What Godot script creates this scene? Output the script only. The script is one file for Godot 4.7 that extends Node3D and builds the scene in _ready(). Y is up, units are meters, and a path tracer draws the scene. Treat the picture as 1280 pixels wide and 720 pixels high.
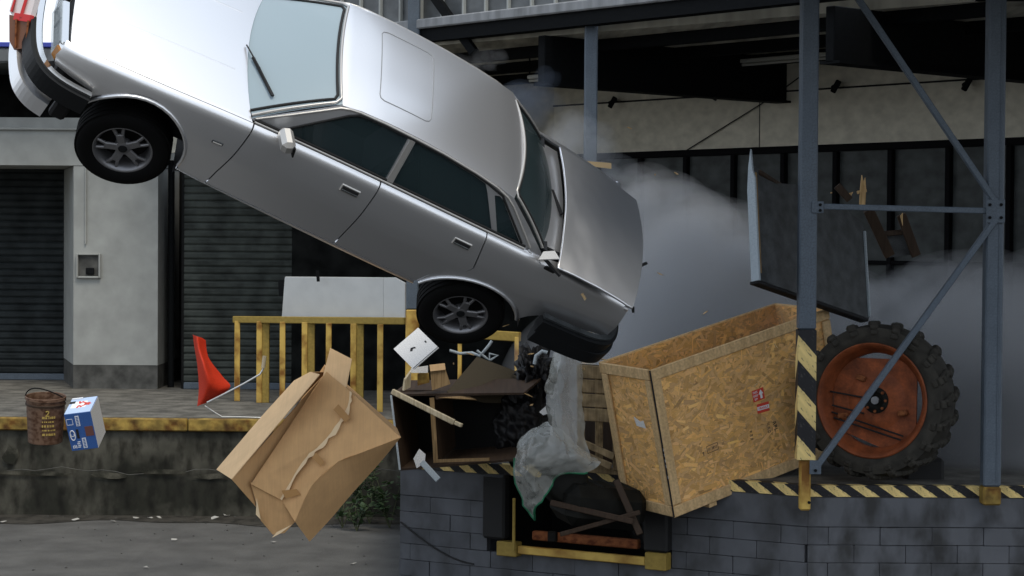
extends Node3D
# A silver saloon car in mid-air in front of a loading dock, with boxes and debris flying. Units are metres; the camera stands at x=0, z=0 and looks along -z.

var rng := RandomNumberGenerator.new()
var M := {}
var used_names := {}

# ---------------------------------------------------------------- mesh collecting
class MB:
	var v := PackedVector3Array()
	var n := PackedVector3Array()
	var uv := PackedVector2Array()
	var ix := PackedInt32Array()
	func vert(p: Vector3, nn: Vector3, t := Vector2.ZERO) -> int:
		v.push_back(p); n.push_back(nn); uv.push_back(t)
		return v.size() - 1
	func face(a: int, b: int, c: int) -> void:
		# counter-clockwise seen from the outside; Godot wants clockwise
		ix.push_back(a); ix.push_back(c); ix.push_back(b)
	func tri(a: Vector3, b: Vector3, c: Vector3, ta := Vector2.ZERO, tb := Vector2.ZERO, tc := Vector2.ZERO) -> void:
		var nn := (b - a).cross(c - a).normalized()
		face(vert(a, nn, ta), vert(b, nn, tb), vert(c, nn, tc))
	func quad(a: Vector3, b: Vector3, c: Vector3, d: Vector3, u0 := Vector2(0, 1), u1 := Vector2(1, 0)) -> void:
		var nn := (c - a).cross(d - b).normalized()
		var i := vert(a, nn, Vector2(u0.x, u0.y)); var j := vert(b, nn, Vector2(u1.x, u0.y))
		var k := vert(c, nn, Vector2(u1.x, u1.y)); var l := vert(d, nn, Vector2(u0.x, u1.y))
		face(i, j, k); face(i, k, l)
	func otri(a: Vector3, b: Vector3, c: Vector3, o: Vector3) -> void:
		if (b - a).cross(c - a).dot((a + b + c) / 3.0 - o) < 0.0: tri(a, c, b)
		else: tri(a, b, c)
	func oquad(a: Vector3, b: Vector3, c: Vector3, d: Vector3, o: Vector3) -> void:
		if (c - a).cross(d - b).dot((a + b + c + d) / 4.0 - o) < 0.0: quad(a, d, c, b)
		else: quad(a, b, c, d)
	func box(xf: Transform3D, size: Vector3, bev := 0.0) -> void:
		var h := size * 0.5
		var o := xf.origin
		bev = minf(bev, minf(h.x, minf(h.y, h.z)) * 0.6)
		if bev <= 0.0:
			for ax in 3:
				for s in [-1.0, 1.0]:
					var a := Vector3.ZERO; var b := Vector3.ZERO; var c := Vector3.ZERO
					a[ax] = h[ax] * s; b[(ax + 1) % 3] = h[(ax + 1) % 3]; c[(ax + 2) % 3] = h[(ax + 2) % 3]
					oquad(xf * (a - b - c), xf * (a + b - c), xf * (a + b + c), xf * (a - b + c), o)
			return
		for ax in 3:
			var b1 := (ax + 1) % 3; var b2 := (ax + 2) % 3
			for s in [-1.0, 1.0]:
				var q := []
				for k in [[-1, -1], [1, -1], [1, 1], [-1, 1]]:
					var p := Vector3.ZERO
					p[ax] = h[ax] * s; p[b1] = (h[b1] - bev) * k[0]; p[b2] = (h[b2] - bev) * k[1]
					q.append(xf * p)
				oquad(q[0], q[1], q[2], q[3], o)
				for t in [-1.0, 1.0]:
					# edge along b2 between faces ax and b1
					var e := []
					for r in [-1.0, 1.0]:
						var p1 := Vector3.ZERO; var p2 := Vector3.ZERO
						p1[ax] = h[ax] * s; p1[b1] = (h[b1] - bev) * t; p1[b2] = (h[b2] - bev) * r
						p2[ax] = (h[ax] - bev) * s; p2[b1] = h[b1] * t; p2[b2] = (h[b2] - bev) * r
						e.append(xf * p1); e.append(xf * p2)
					oquad(e[0], e[1], e[3], e[2], o)
		for sx in [-1.0, 1.0]:
			for sy in [-1.0, 1.0]:
				for sz in [-1.0, 1.0]:
					otri(xf * Vector3(h.x * sx, (h.y - bev) * sy, (h.z - bev) * sz), xf * Vector3((h.x - bev) * sx, h.y * sy, (h.z - bev) * sz), xf * Vector3((h.x - bev) * sx, (h.y - bev) * sy, h.z * sz), o)
	func cube(c: Vector3, size: Vector3, bev := 0.0) -> void:
		box(Transform3D(Basis(), c), size, bev)
	func bar(a: Vector3, b: Vector3, w: float, d: float, up := Vector3.UP, bev := 0.0) -> void:
		# a bar from a to b, w wide across, d deep along «up»
		var z := (b - a).normalized()
		var x := up.cross(z)
		if x.length() < 0.01: x = Vector3.RIGHT.cross(z)
		x = x.normalized()
		var y := z.cross(x)
		box(Transform3D(Basis(x, y, z), (a + b) * 0.5), Vector3(w, d, a.distance_to(b)), bev)
	func tube(path: PackedVector3Array, r: float, sides := 8, closed := false, r_end := -1.0) -> void:
		var m := path.size()
		var up := Vector3.ZERO
		var rows := []
		for i in m:
			var a := path[(i - 1 + m) % m] if closed or i > 0 else path[i]
			var b := path[(i + 1) % m] if closed or i < m - 1 else path[i]
			var t := (b - a).normalized()
			if up == Vector3.ZERO:
				up = t.cross(Vector3(0.31, 0.9, 0.2)).normalized()
			up = (up - t * up.dot(t)).normalized()
			var s := t.cross(up)
			var rr := r if r_end < 0.0 else lerpf(r, r_end, float(i) / (m - 1))
			var row := []
			for k in sides + 1:
				var an := TAU * k / sides
				var nn := up * cos(an) + s * sin(an)
				row.append(vert(path[i] + nn * rr, nn, Vector2(float(k) / sides, float(i))))
			rows.append(row)
		for i in (m if closed else m - 1):
			var p = rows[i]; var q = rows[(i + 1) % m]
			for k in sides:
				face(p[k], p[k + 1], q[k + 1]); face(p[k], q[k + 1], q[k])
		if not closed:
			for e in 2:
				var row = rows[0] if e == 0 else rows[m - 1]
				var nn := (path[0] - path[1]).normalized() if e == 0 else (path[m - 1] - path[m - 2]).normalized()
				var c := vert(path[0] if e == 0 else path[m - 1], nn)
				for k in sides:
					var x := vert(v[row[k]], nn); var y := vert(v[row[k + 1]], nn)
					if e == 0: face(c, y, x)
					else: face(c, x, y)
	func lathe(prof: Array, seg: int, xf: Transform3D, smooth := false, a0 := 0.0, a1 := TAU) -> void:
		# profile of Vector2(radius, height) about the local y axis, from the bottom up on the outside
		for i in prof.size() - 1:
			var p: Vector2 = prof[i]; var q: Vector2 = prof[i + 1]
			var d := q - p
			var fn := Vector2(d.y, -d.x).normalized()
			var n0 := fn; var n1 := fn
			if smooth:
				if i > 0:
					var e: Vector2 = p - prof[i - 1]
					var f := Vector2(e.y, -e.x).normalized()
					if f.dot(fn) > 0.5: n0 = (f + fn).normalized()
				if i < prof.size() - 2:
					var e2: Vector2 = prof[i + 2] - q
					var f2 := Vector2(e2.y, -e2.x).normalized()
					if f2.dot(fn) > 0.5: n1 = (f2 + fn).normalized()
			var last := []
			for k in seg + 1:
				var an := lerpf(a0, a1, float(k) / seg)
				var c := cos(an); var s := sin(an)
				var A := vert(xf * Vector3(c * p.x, p.y, s * p.x), (xf.basis * Vector3(c * n0.x, n0.y, s * n0.x)).normalized(), Vector2(float(k) / seg, float(i)))
				var B := vert(xf * Vector3(c * q.x, q.y, s * q.x), (xf.basis * Vector3(c * n1.x, n1.y, s * n1.x)).normalized(), Vector2(float(k) / seg, float(i + 1)))
				if k > 0:
					face(last[0], last[1], B); face(last[0], B, A)
				last = [A, B]
	func patch(f: Callable, nu: int, nv: int, flip := false) -> void:
		# a smooth surface f(u, v), normals from finite differences
		var base := v.size()
		var e := 0.002
		for j in nv + 1:
			for i in nu + 1:
				var u := float(i) / nu; var w := float(j) / nv
				var p: Vector3 = f.call(u, w)
				var du: Vector3 = f.call(minf(u + e, 1.0), w) - f.call(maxf(u - e, 0.0), w)
				var dv: Vector3 = f.call(u, minf(w + e, 1.0)) - f.call(u, maxf(w - e, 0.0))
				var nn := du.cross(dv)
				nn = nn.normalized() if nn.length() > 1e-12 else Vector3.UP
				vert(p, -nn if flip else nn, Vector2(u, w))
		for j in nv:
			for i in nu:
				var a := base + j * (nu + 1) + i
				if flip:
					face(a, a + nu + 2, a + 1); face(a, a + nu + 1, a + nu + 2)
				else:
					face(a, a + 1, a + nu + 2); face(a, a + nu + 2, a + nu + 1)
	func sheet(pts: PackedVector3Array, th: float) -> void:
		# a flat sheet of that outline with thickness
		var m := pts.size()
		var nn := Vector3.ZERO
		var c := Vector3.ZERO
		for i in m:
			nn += pts[i].cross(pts[(i + 1) % m]); c += pts[i] / m
		nn = nn.normalized()
		var ex := (pts[1] - pts[0]); ex = (ex - nn * ex.dot(nn)).normalized()
		var ey := nn.cross(ex)
		var flat := PackedVector2Array()
		for p in pts: flat.push_back(Vector2((p - c).dot(ex), (p - c).dot(ey)))
		var t := Geometry2D.triangulate_polygon(flat)
		var h := nn * th * 0.5
		for k in range(0, t.size(), 3):
			for s in [1.0, -1.0]:
				var q := []
				for w in 3: q.append(vert(pts[t[k + w]] + h * s, nn * s, flat[t[k + w]]))
				var area := (flat[t[k + 1]] - flat[t[k]]).cross(flat[t[k + 2]] - flat[t[k]])
				if area * s > 0.0: face(q[0], q[1], q[2])
				else: face(q[0], q[2], q[1])
		for i in m:
			var a := pts[i]; var b := pts[(i + 1) % m]
			quad(a - h, b - h, b + h, a + h)
	func prism(poly: PackedVector2Array, xf: Transform3D, depth: float) -> void:
		# polygon in the local xy plane, from z = 0 to z = depth
		var pts := PackedVector3Array()
		for p in poly: pts.push_back(xf * Vector3(p.x, p.y, depth * 0.5))
		sheet(pts, depth)
	func panel(f: Callable, outline: PackedVector2Array, su: float, sv: float, flange := 0.0, flip := false) -> void:
		# the piece of the smooth surface f(Vector2) inside an outline, cut on a grid; its rim is turned in by «flange»
		var lo := outline[0]; var hi := outline[0]
		for p in outline:
			lo = lo.min(p); hi = hi.max(p)
		var cache := {}
		var nu := int(ceil((hi.x - lo.x) / su)); var nv := int(ceil((hi.y - lo.y) / sv))
		for j in nv:
			for i in nu:
				var a := lo + Vector2(i * su, j * sv); var b := a + Vector2(su, sv)
				var cell := PackedVector2Array([a, Vector2(b.x, a.y), b, Vector2(a.x, b.y)])
				for piece in Geometry2D.intersect_polygons(cell, outline):
					if piece.size() < 3: continue
					var t := PackedInt32Array([0, 1, 2, 0, 2, 3]) if piece.size() == 4 else Geometry2D.triangulate_polygon(piece)
					if t.is_empty():
						for k in range(1, piece.size() - 1): t.append_array([0, k, k + 1])
					var id := []
					for p in piece:
						var key := p.snapped(Vector2(1e-5, 1e-5))
						if not cache.has(key):
							cache[key] = vert(f.call(p), surf_normal(f, p, flip), p)
						id.append(cache[key])
					for k in range(0, t.size(), 3):
						var area: float = (piece[t[k + 1]] - piece[t[k]]).cross(piece[t[k + 2]] - piece[t[k]])
						if absf(area) < 1e-12: continue
						if (area > 0.0) != flip: face(id[t[k]], id[t[k + 1]], id[t[k + 2]])
						else: face(id[t[k]], id[t[k + 2]], id[t[k + 1]])
		if flange > 0.0:
			var m := outline.size()
			for i in m:
				var p := outline[i]; var q := outline[(i + 1) % m]
				var steps := maxi(1, int(ceil(maxf(absf(q.x - p.x) / su, absf(q.y - p.y) / sv))))
				for k in steps:
					var a := p.lerp(q, float(k) / steps); var b := p.lerp(q, float(k + 1) / steps)
					var A: Vector3 = f.call(a); var B: Vector3 = f.call(b)
					quad(A, B, B - surf_normal(f, b, flip) * flange, A - surf_normal(f, a, flip) * flange)
	func surf_normal(f: Callable, p: Vector2, flip: bool) -> Vector3:
		var e := 0.001
		var du: Vector3 = f.call(p + Vector2(e, 0)) - f.call(p - Vector2(e, 0))
		var dv: Vector3 = f.call(p + Vector2(0, e)) - f.call(p - Vector2(0, e))
		var nn := du.cross(dv).normalized()
		return -nn if flip else nn
	func sweep(path: PackedVector3Array, prof: PackedVector2Array, up := Vector3.UP) -> void:
		# a closed profile (x outward, y up) carried along an open path
		var rows := []
		var m := path.size(); var k := prof.size()
		for i in m:
			var t := (path[mini(i + 1, m - 1)] - path[maxi(i - 1, 0)]).normalized()
			var o := t.cross(up).normalized()
			var row := []
			for p in prof: row.append(path[i] + o * p.x + up * p.y)
			rows.append(row)
		for i in m - 1:
			for j in k:
				var j2 := (j + 1) % k
				var c: Vector3 = (path[i] + path[i + 1]) * 0.5
				oquad(rows[i][j], rows[i + 1][j], rows[i + 1][j2], rows[i][j2], c)
		for e in [0, m - 1]:
			var pts := PackedVector3Array(rows[e])
			sheet(pts, 0.001)
	func text(s: String, size: float, xf: Transform3D, depth := 0.002, font := "Droid Sans", bend := 0.0) -> void:
		# raised lettering, centred, in the local xy plane facing +z; bend wraps it round a vertical cylinder of that radius
		var tm := TextMesh.new()
		var fo := SystemFont.new(); fo.font_names = PackedStringArray([font]); fo.font_weight = 700
		tm.font = fo; tm.text = s; tm.font_size = 64; tm.pixel_size = size / 64.0; tm.depth = depth / 1.0
		for k in tm.get_surface_count():
			var a := tm.surface_get_arrays(k)
			var b := v.size()
			var vv: PackedVector3Array = a[Mesh.ARRAY_VERTEX]; var nn: PackedVector3Array = a[Mesh.ARRAY_NORMAL]
			for q in vv.size():
				var p := vv[q]; var w := nn[q]
				if bend > 0.0:
					var an := p.x / bend
					p = Vector3(sin(an) * (bend + p.z), p.y, cos(an) * (bend + p.z) - bend)
					w = w.rotated(Vector3.UP, an)
				vert(xf * p, (xf.basis * w).normalized(), Vector2.ZERO)
			if a[Mesh.ARRAY_INDEX] != null:
				for q in a[Mesh.ARRAY_INDEX]: ix.push_back(b + q)
			else:
				for q in vv.size(): ix.push_back(b + q)
	func blob(c: Vector3, r: Vector3, noise: FastNoiseLite, amp: float, nu := 32, nv := 20) -> void:
		patch(func(u: float, w: float) -> Vector3:
			var th := u * TAU; var ph := clampf(w, 0.004, 0.996) * PI
			var d := Vector3(sin(ph) * cos(th), -cos(ph), sin(ph) * sin(th))
			return c + d * r * (1.0 + amp * noise.get_noise_3dv(d * 2.0)), nu, nv, true)
	func mesh(inv := Transform3D()) -> ArrayMesh:
		var a := []
		a.resize(Mesh.ARRAY_MAX)
		a[Mesh.ARRAY_VERTEX] = inv * v
		var nn := PackedVector3Array()
		var b := inv.basis.inverse().transposed()
		for x in n: nn.push_back((b * x).normalized())
		a[Mesh.ARRAY_NORMAL] = nn
		a[Mesh.ARRAY_TEX_UV] = uv
		a[Mesh.ARRAY_INDEX] = ix
		var am := ArrayMesh.new()
		am.add_surface_from_arrays(Mesh.PRIMITIVE_TRIANGLES, a)
		return am

# ---------------------------------------------------------------- scene helpers
func numbered(nm: String) -> String:
	if not used_names.has(nm):
		used_names[nm] = 0
		return nm
	used_names[nm] += 1
	return "%s_%03d" % [nm, used_names[nm]]

func part_name(parent: Node, nm: String) -> String:
	var k := 0
	var s := nm
	while parent.has_node(s):
		k += 1
		s = "%s_%03d" % [nm, k]
	return s

func thing(nm: String, label: String, cat: String, at := Vector3.ZERO, basis := Basis(), grp := "", kind := "") -> Node3D:
	var o := Node3D.new()
	o.name = numbered(nm)
	add_child(o)
	o.transform = Transform3D(basis, at)
	tag(o, label, cat, grp, kind)
	return o

func tag(o: Node, label: String, cat := "", grp := "", kind := "") -> void:
	if label: o.set_meta("label", label)
	if cat: o.set_meta("category", cat)
	if grp: o.set_meta("group", grp)
	if kind: o.set_meta("kind", kind)

func part(parent: Node3D, nm: String, mb: MB, mat: Material, world := false) -> MeshInstance3D:
	var o := MeshInstance3D.new()
	o.mesh = mb.mesh(parent.global_transform.affine_inverse() if world else Transform3D())
	o.material_override = mat
	if parent == self: o.name = numbered(nm)
	else: o.name = part_name(parent, nm)
	parent.add_child(o)
	return o

func inst(parent: Node3D, nm: String, mesh: Mesh, mat: Material, xf: Transform3D) -> MeshInstance3D:
	var o := MeshInstance3D.new()
	o.mesh = mesh
	o.material_override = mat
	o.transform = xf
	o.name = part_name(parent, nm)
	parent.add_child(o)
	return o

func struct(nm: String, mb: MB, mat: Material, label := "") -> MeshInstance3D:
	var o := part(self, nm, mb, mat)
	tag(o, label, "", "", "structure")
	return o

func hermite(keys: Array, x: float) -> float:
	# smooth curve through [x, value] keys in rising order of x
	var m := keys.size()
	if x <= keys[0][0]: return keys[0][1]
	if x >= keys[m - 1][0]: return keys[m - 1][1]
	var i := 0
	while x > keys[i + 1][0]: i += 1
	var x0: float = keys[i][0]; var x1: float = keys[i + 1][0]
	var y0: float = keys[i][1]; var y1: float = keys[i + 1][1]
	var s := (y1 - y0) / (x1 - x0)
	var m0 := s; var m1 := s
	if i > 0: m0 = (y1 - keys[i - 1][1]) / (x1 - keys[i - 1][0])
	if i < m - 2: m1 = (keys[i + 2][1] - y0) / (keys[i + 2][0] - x0)
	var h := x1 - x0; var t := (x - x0) / h
	return (2 * t * t * t - 3 * t * t + 1) * y0 + (t * t * t - 2 * t * t + t) * h * m0 + (-2 * t * t * t + 3 * t * t) * y1 + (t * t * t - t * t) * h * m1

func grid_surface(rows: Array, amp: float, noise: FastNoiseLite) -> Callable:
	# a smooth sheet through a grid of points, with wrinkles
	return func(u: float, w: float) -> Vector3:
		var line := []
		for r in rows:
			line.append(spline(r, u))
		var p := spline(line, w)
		return p + Vector3(noise.get_noise_3d(p.x * 9, p.y * 9, p.z * 9), noise.get_noise_3d(p.y * 9 + 50, p.z * 9, p.x * 9), noise.get_noise_3d(p.z * 9, p.x * 9 + 90, p.y * 9)) * amp

func spline(pts: Array, u: float) -> Vector3:
	var m := pts.size() - 1
	var s := clampf(u, 0.0, 1.0) * m
	var i := mini(int(s), m - 1)
	var p0: Vector3 = pts[maxi(i - 1, 0)]; var p1: Vector3 = pts[i]; var p2: Vector3 = pts[i + 1]; var p3: Vector3 = pts[mini(i + 2, m)]
	return p1.cubic_interpolate(p2, p0, p3, s - i)

# ---------------------------------------------------------------- materials
func noise(sd: int, freq: float, oct := 4, kind := FastNoiseLite.TYPE_SIMPLEX_SMOOTH) -> FastNoiseLite:
	var f := FastNoiseLite.new()
	f.seed = sd; f.frequency = freq; f.noise_type = kind; f.fractal_octaves = oct
	return f

func tex(sd: int, freq: float, oct: int, lo: Color, hi: Color, bias := 0.5, gain := 1.0, w := 512, h := 512, stretch_x := 1, stretch_y := 1) -> ImageTexture:
	# seamless noise run through a two-colour ramp (linear colours); stretched along one axis for grain and streaks
	var im := noise(sd, freq, oct).get_seamless_image(w / stretch_x, h / stretch_y)
	im.convert(Image.FORMAT_L8)
	if stretch_x > 1 or stretch_y > 1: im.resize(w, h, Image.INTERPOLATE_CUBIC)
	var src := im.get_data()
	var lut := PackedByteArray()
	for k in 256:
		var t := clampf((k / 255.0 - bias) * gain + 0.5, 0.0, 1.0)
		var c := lo.lerp(hi, t).linear_to_srgb()
		lut.push_back(int(c.r * 255)); lut.push_back(int(c.g * 255)); lut.push_back(int(c.b * 255))
	var out := PackedByteArray()
	out.resize(w * h * 3)
	for k in src.size():
		var a := src[k] * 3
		out[k * 3] = lut[a]; out[k * 3 + 1] = lut[a + 1]; out[k * 3 + 2] = lut[a + 2]
	return ImageTexture.create_from_image(Image.create_from_data(w, h, false, Image.FORMAT_RGB8, out))

func grey(a: float) -> Color:
	return Color(a, a, a)

func lin(r: float, g: float, b: float, a := 1.0) -> Color:
	var c := Color(r, g, b).linear_to_srgb()
	c.a = a
	return c

func mat(nm: String, col: Color, rough: float, t: Texture2D = null, scale := 1.0, o := {}) -> StandardMaterial3D:
	var m := StandardMaterial3D.new()
	m.resource_name = nm
	m.albedo_color = col
	m.roughness = rough
	m.metallic = o.get("metal", 0.0)
	m.metallic_specular = o.get("spec", 0.4)
	if t:
		m.albedo_texture = t
		m.uv1_triplanar = true
		m.uv1_world_triplanar = o.get("world", false)
		m.uv1_scale = Vector3.ONE * scale
		if o.has("offset"): m.uv1_offset = o.offset
	if o.has("detail"):
		m.detail_enabled = true
		m.detail_albedo = o.detail
		m.detail_blend_mode = BaseMaterial3D.BLEND_MODE_MUL
		m.detail_uv_layer = BaseMaterial3D.DETAIL_UV_2
		m.uv2_triplanar = true
		m.uv2_world_triplanar = o.get("world", false)
		m.uv2_scale = Vector3.ONE * o.get("dscale", 1.0)
	if o.has("bump"):
		m.heightmap_enabled = true
		m.heightmap_texture = o.get("bump_tex", t)
		m.heightmap_scale = o.bump
	m.cull_mode = BaseMaterial3D.CULL_DISABLED
	return m

func strand_images() -> Array:
	# strand board: thousands of pressed wood flakes, colour and relief
	var w := 768
	var r := RandomNumberGenerator.new(); r.seed = 77
	var col := PackedByteArray(); col.resize(w * w * 3)
	var hei := PackedByteArray(); hei.resize(w * w)
	for k in w * w:
		col[k * 3] = 168; col[k * 3 + 1] = 130; col[k * 3 + 2] = 80
	for k in 3800:
		var cx := r.randi() % w; var cy := r.randi() % w
		var an := r.randfn(0.0, 0.75)
		var l := r.randf_range(26, 92); var b := r.randf_range(6, 22)
		var ca := cos(an); var sa := sin(an)
		var tone := clampf(r.randfn(1.05, 0.09), 0.75, 1.25)
		var hue := r.randf_range(-0.04, 0.05)
		var hh := r.randi_range(60, 255)
		var red := clampi(int(204 * tone * (1.0 + hue * 0.4)), 0, 255); var gre := clampi(int(164 * tone), 0, 255); var blu := clampi(int(108 * tone * (1.0 - hue * 2.0)), 0, 255)
		for j in int(b) + 1:
			var q := j - b * 0.5
			var fibre := 1.0 + 0.09 * sin(j * 2.1 + k)
			var trim := r.randf_range(0.0, 7.0)
			for i in range(0, int(l - trim)):
				var p := i - l * 0.5
				var x := posmod(cx + int(p * ca - q * sa), w); var y := posmod(cy + int(p * sa + q * ca), w)
				var a := y * w + x
				var edge := 0.84 if j == 0 else 1.0
				col[a * 3] = clampi(int(red * fibre * edge), 0, 255); col[a * 3 + 1] = clampi(int(gre * fibre * edge), 0, 255); col[a * 3 + 2] = clampi(int(blu * fibre * edge), 0, 255)
				hei[a] = int(hh * (0.8 if j == 0 else 1.0))
	return [ImageTexture.create_from_image(Image.create_from_data(w, w, false, Image.FORMAT_RGB8, col)), ImageTexture.create_from_image(Image.create_from_data(w, w, false, Image.FORMAT_L8, hei))]

func stripe_texture(slant: float) -> ImageTexture:
	# worn yellow and black hazard paint, one yellow and one black band per repeat
	var w := 256
	var f := noise(5, 0.03, 4)
	var g := noise(6, 0.011, 3)
	var im := Image.create(w, w, false, Image.FORMAT_RGB8)
	for y in w:
		for x in w:
			var s := fposmod(float(x) / w + slant * y / w, 1.0)
			var e := f.get_noise_2d(x, y)
			var yel := s + e * 0.02 < 0.5
			var c := Color(0.74, 0.56, 0.22) if yel else Color(0.012, 0.012, 0.014)
			var worn := f.get_noise_2d(x * 1.7 + 300, y * 1.7)
			if yel: c = c * (0.78 + 0.3 * (g.get_noise_2d(x, y) + 0.4))
			if worn > 0.42: c = c.lerp(Color(0.06, 0.055, 0.05), 0.8)
			im.set_pixel(x, y, c.linear_to_srgb())
	return ImageTexture.create_from_image(im)

func make_materials() -> void:
	var fine := tex(1, 0.03, 5, grey(0.62), grey(1.0))
	var blotch := tex(2, 0.008, 5, grey(0.42), grey(1.0), 0.5, 1.4)
	var streak := tex(3, 0.02, 4, grey(0.5), grey(1.0), 0.5, 1.3, 512, 512, 1, 8)
	var grain := tex(4, 0.045, 4, Color(0.55, 0.5, 0.42), Color(1.0, 0.98, 0.93), 0.5, 1.3, 512, 512, 1, 16)
	var grain2 := tex(14, 0.03, 4, Color(0.74, 0.70, 0.62), Color(1.0, 0.98, 0.94), 0.5, 1.1, 512, 512, 1, 16)
	var speck := tex(7, 0.16, 3, grey(0.55), grey(1.0), 0.45, 1.8)
	var soft := tex(15, 0.01, 4, grey(0.82), grey(1.0))
	var flute := tex(18, 0.05, 3, grey(0.88), grey(1.0), 0.5, 1.2, 512, 512, 1, 16)
	var blotch2 := tex(19, 0.02, 5, grey(0.68), grey(1.0), 0.5, 1.4)
	var grime := tex(17, 0.012, 6, Color(0.34, 0.33, 0.30), Color(1, 1, 1), 0.40, 2.0, 512, 512, 1, 2)
	var rusty := tex(8, 0.014, 5, Color(0.35, 0.22, 0.12), Color(1.0, 1.0, 1.0), 0.42, 2.4)
	var mould := tex(9, 0.007, 6, Color(0.18, 0.19, 0.15), Color(1.0, 0.97, 0.9), 0.56, 1.9)
	M.fine = fine; M.speck = speck; M.blotch = blotch
	var osb := strand_images()
	M.osb = mat("strand board", lin(1.0, 0.95, 0.90), 0.75, osb[0], 0.66, {"bump": 0.12, "bump_tex": osb[1]})
	M.lumber = mat("pale lumber", lin(0.80, 0.57, 0.31), 0.8, grain2, 1.1, {"bump": 0.05, "detail": fine, "dscale": 1.7})
	M.lumber_end = mat("fresh split wood", lin(0.62, 0.43, 0.22), 0.85, grain, 2.5, {"bump": 0.1})
	M.pallet = mat("grey pallet wood", lin(0.36, 0.27, 0.155), 0.85, grain, 1.9, {"bump": 0.08, "detail": blotch, "dscale": 2.0})
	M.asphalt = mat("asphalt", lin(0.135, 0.132, 0.124), 0.88, speck, 0.85, {"world": true, "bump": 2.5, "detail": blotch2, "dscale": 0.13})
	M.flake = mat("bare render", lin(0.105, 0.102, 0.084), 0.9, mould, 0.8, {"world": true, "detail": fine, "dscale": 2.0})
	M.dirt = mat("damp dirt", lin(0.055, 0.05, 0.04), 0.9, speck, 1.1, {"world": true, "bump": 2.0, "detail": grime, "dscale": 0.7})
	M.apron = mat("added dark ground", lin(0.028, 0.028, 0.027), 0.8, speck, 3.0, {"world": true})  # near-black ground, added to darken what the car mirrors
	M.dock_concrete = mat("stained concrete", lin(0.085, 0.084, 0.072), 0.9, mould, 0.25, {"world": true, "detail": grime, "dscale": 0.9, "bump": 0.7, "bump_tex": fine})
	M.dock_top = mat("dock top concrete", lin(0.21, 0.20, 0.175), 0.85, blotch, 0.5, {"world": true, "detail": fine, "dscale": 1.0, "bump": 0.1, "bump_tex": fine})
	M.block = mat("blue grey painted block", lin(0.105, 0.111, 0.124), 0.65, soft, 0.5, {"world": true, "detail": grime, "dscale": 0.45, "bump": 0.6, "bump_tex": fine})
	M.block_dark = mat("darker painted block", lin(0.096, 0.102, 0.115), 0.65, soft, 0.45, {"world": true, "detail": grime, "dscale": 0.45, "bump": 0.6, "bump_tex": fine})
	M.joint = mat("painted mortar", lin(0.068, 0.072, 0.082), 0.8, fine, 2.0, {"world": true})
	M.white_wall = mat("old white painted wall", lin(0.37, 0.38, 0.36), 0.85, soft, 0.5, {"world": true, "detail": soft, "dscale": 0.3, "bump": 0.08})
	M.plinth = mat("dark grey plinth paint", lin(0.10, 0.10, 0.092), 0.8, blotch, 0.8, {"world": true})
	M.back_wall = mat("cream back wall", lin(0.72, 0.68, 0.56), 0.9, fine, 0.35, {"world": true})
	M.shutter = mat("grey green shutter", lin(0.062, 0.070, 0.062), 0.6, blotch, 0.6, {"world": true, "spec": 0.25})
	M.shutter_dark = mat("dark blue grey shutter", lin(0.030, 0.036, 0.037), 0.6, blotch, 0.6, {"world": true, "spec": 0.25})
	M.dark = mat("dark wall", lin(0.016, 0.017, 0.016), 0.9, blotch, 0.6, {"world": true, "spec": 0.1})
	M.black = mat("black", lin(0.012, 0.012, 0.013), 0.8)
	M.void = mat("shade black hollow", lin(0.006, 0.006, 0.006), 1.0)  # near-black colour stands for the shade inside recesses and hollows
	M.nosing = mat("worn yellow edge", lin(0.40, 0.27, 0.06), 0.7, rusty, 0.5, {"world": true, "detail": blotch, "dscale": 1.2, "bump": 0.2})
	M.yellow = mat("yellow paint", lin(0.62, 0.42, 0.10), 0.6, soft, 0.8, {"world": true, "detail": rusty, "dscale": 0.35})
	M.yellow_old = mat("dull yellow paint", lin(0.36, 0.25, 0.055), 0.7, fine, 1.1, {"world": true})
	M.steel = mat("blue grey painted steel", lin(0.115, 0.145, 0.18), 0.5, soft, 0.8, {"world": true, "detail": fine, "dscale": 3.0, "bump": 0.05})
	M.dark_steel = mat("dark painted steel", lin(0.011, 0.012, 0.013), 0.7, fine, 1.0, {"world": true, "spec": 0.15})
	M.ceiling = mat("canopy lining", lin(0.50, 0.475, 0.39), 0.9, streak, 0.4, {"world": true})
	M.gutter = mat("grey gutter", lin(0.30, 0.31, 0.32), 0.6, streak, 0.7, {"world": true})
	M.cladding = mat("grey cladding", lin(0.17, 0.175, 0.18), 0.7, streak, 0.5, {"world": true})
	M.bars = mat("pale glazing bar", lin(0.32, 0.335, 0.32), 0.6)
	M.old_glass = mat("dirty glass", lin(0.13, 0.14, 0.145), 0.35, blotch, 0.7, {"world": true})
	M.pane = mat("dark wired glass", lin(0.075, 0.084, 0.083), 0.4, blotch, 0.9, {"world": true, "spec": 0.25})
	M.mullion = mat("black window frame", lin(0.006, 0.006, 0.007), 0.7, null, 1.0, {"spec": 0.15})
	M.blue_trim = mat("blue trim", lin(0.05, 0.07, 0.36), 0.5)
	M.fascia = mat("grey fascia", lin(0.16, 0.17, 0.18), 0.5, streak, 0.6, {"world": true})
	var st := stripe_texture(0.6)
	M.stripe_edge = mat("hazard painted edge", Color.WHITE, 0.65)
	M.stripe_edge.albedo_texture = st
	M.stripe_post = mat("hazard painted post", Color.WHITE, 0.6)
	M.stripe_post.albedo_texture = stripe_texture(0.0)
	# car
	M.paint = mat("silver metallic paint", lin(0.84, 0.85, 0.87), 0.36, fine, 9.0, {"metal": 0.88, "spec": 0.5})
	M.paint.uv1_scale = Vector3.ONE * 14.0
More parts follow.
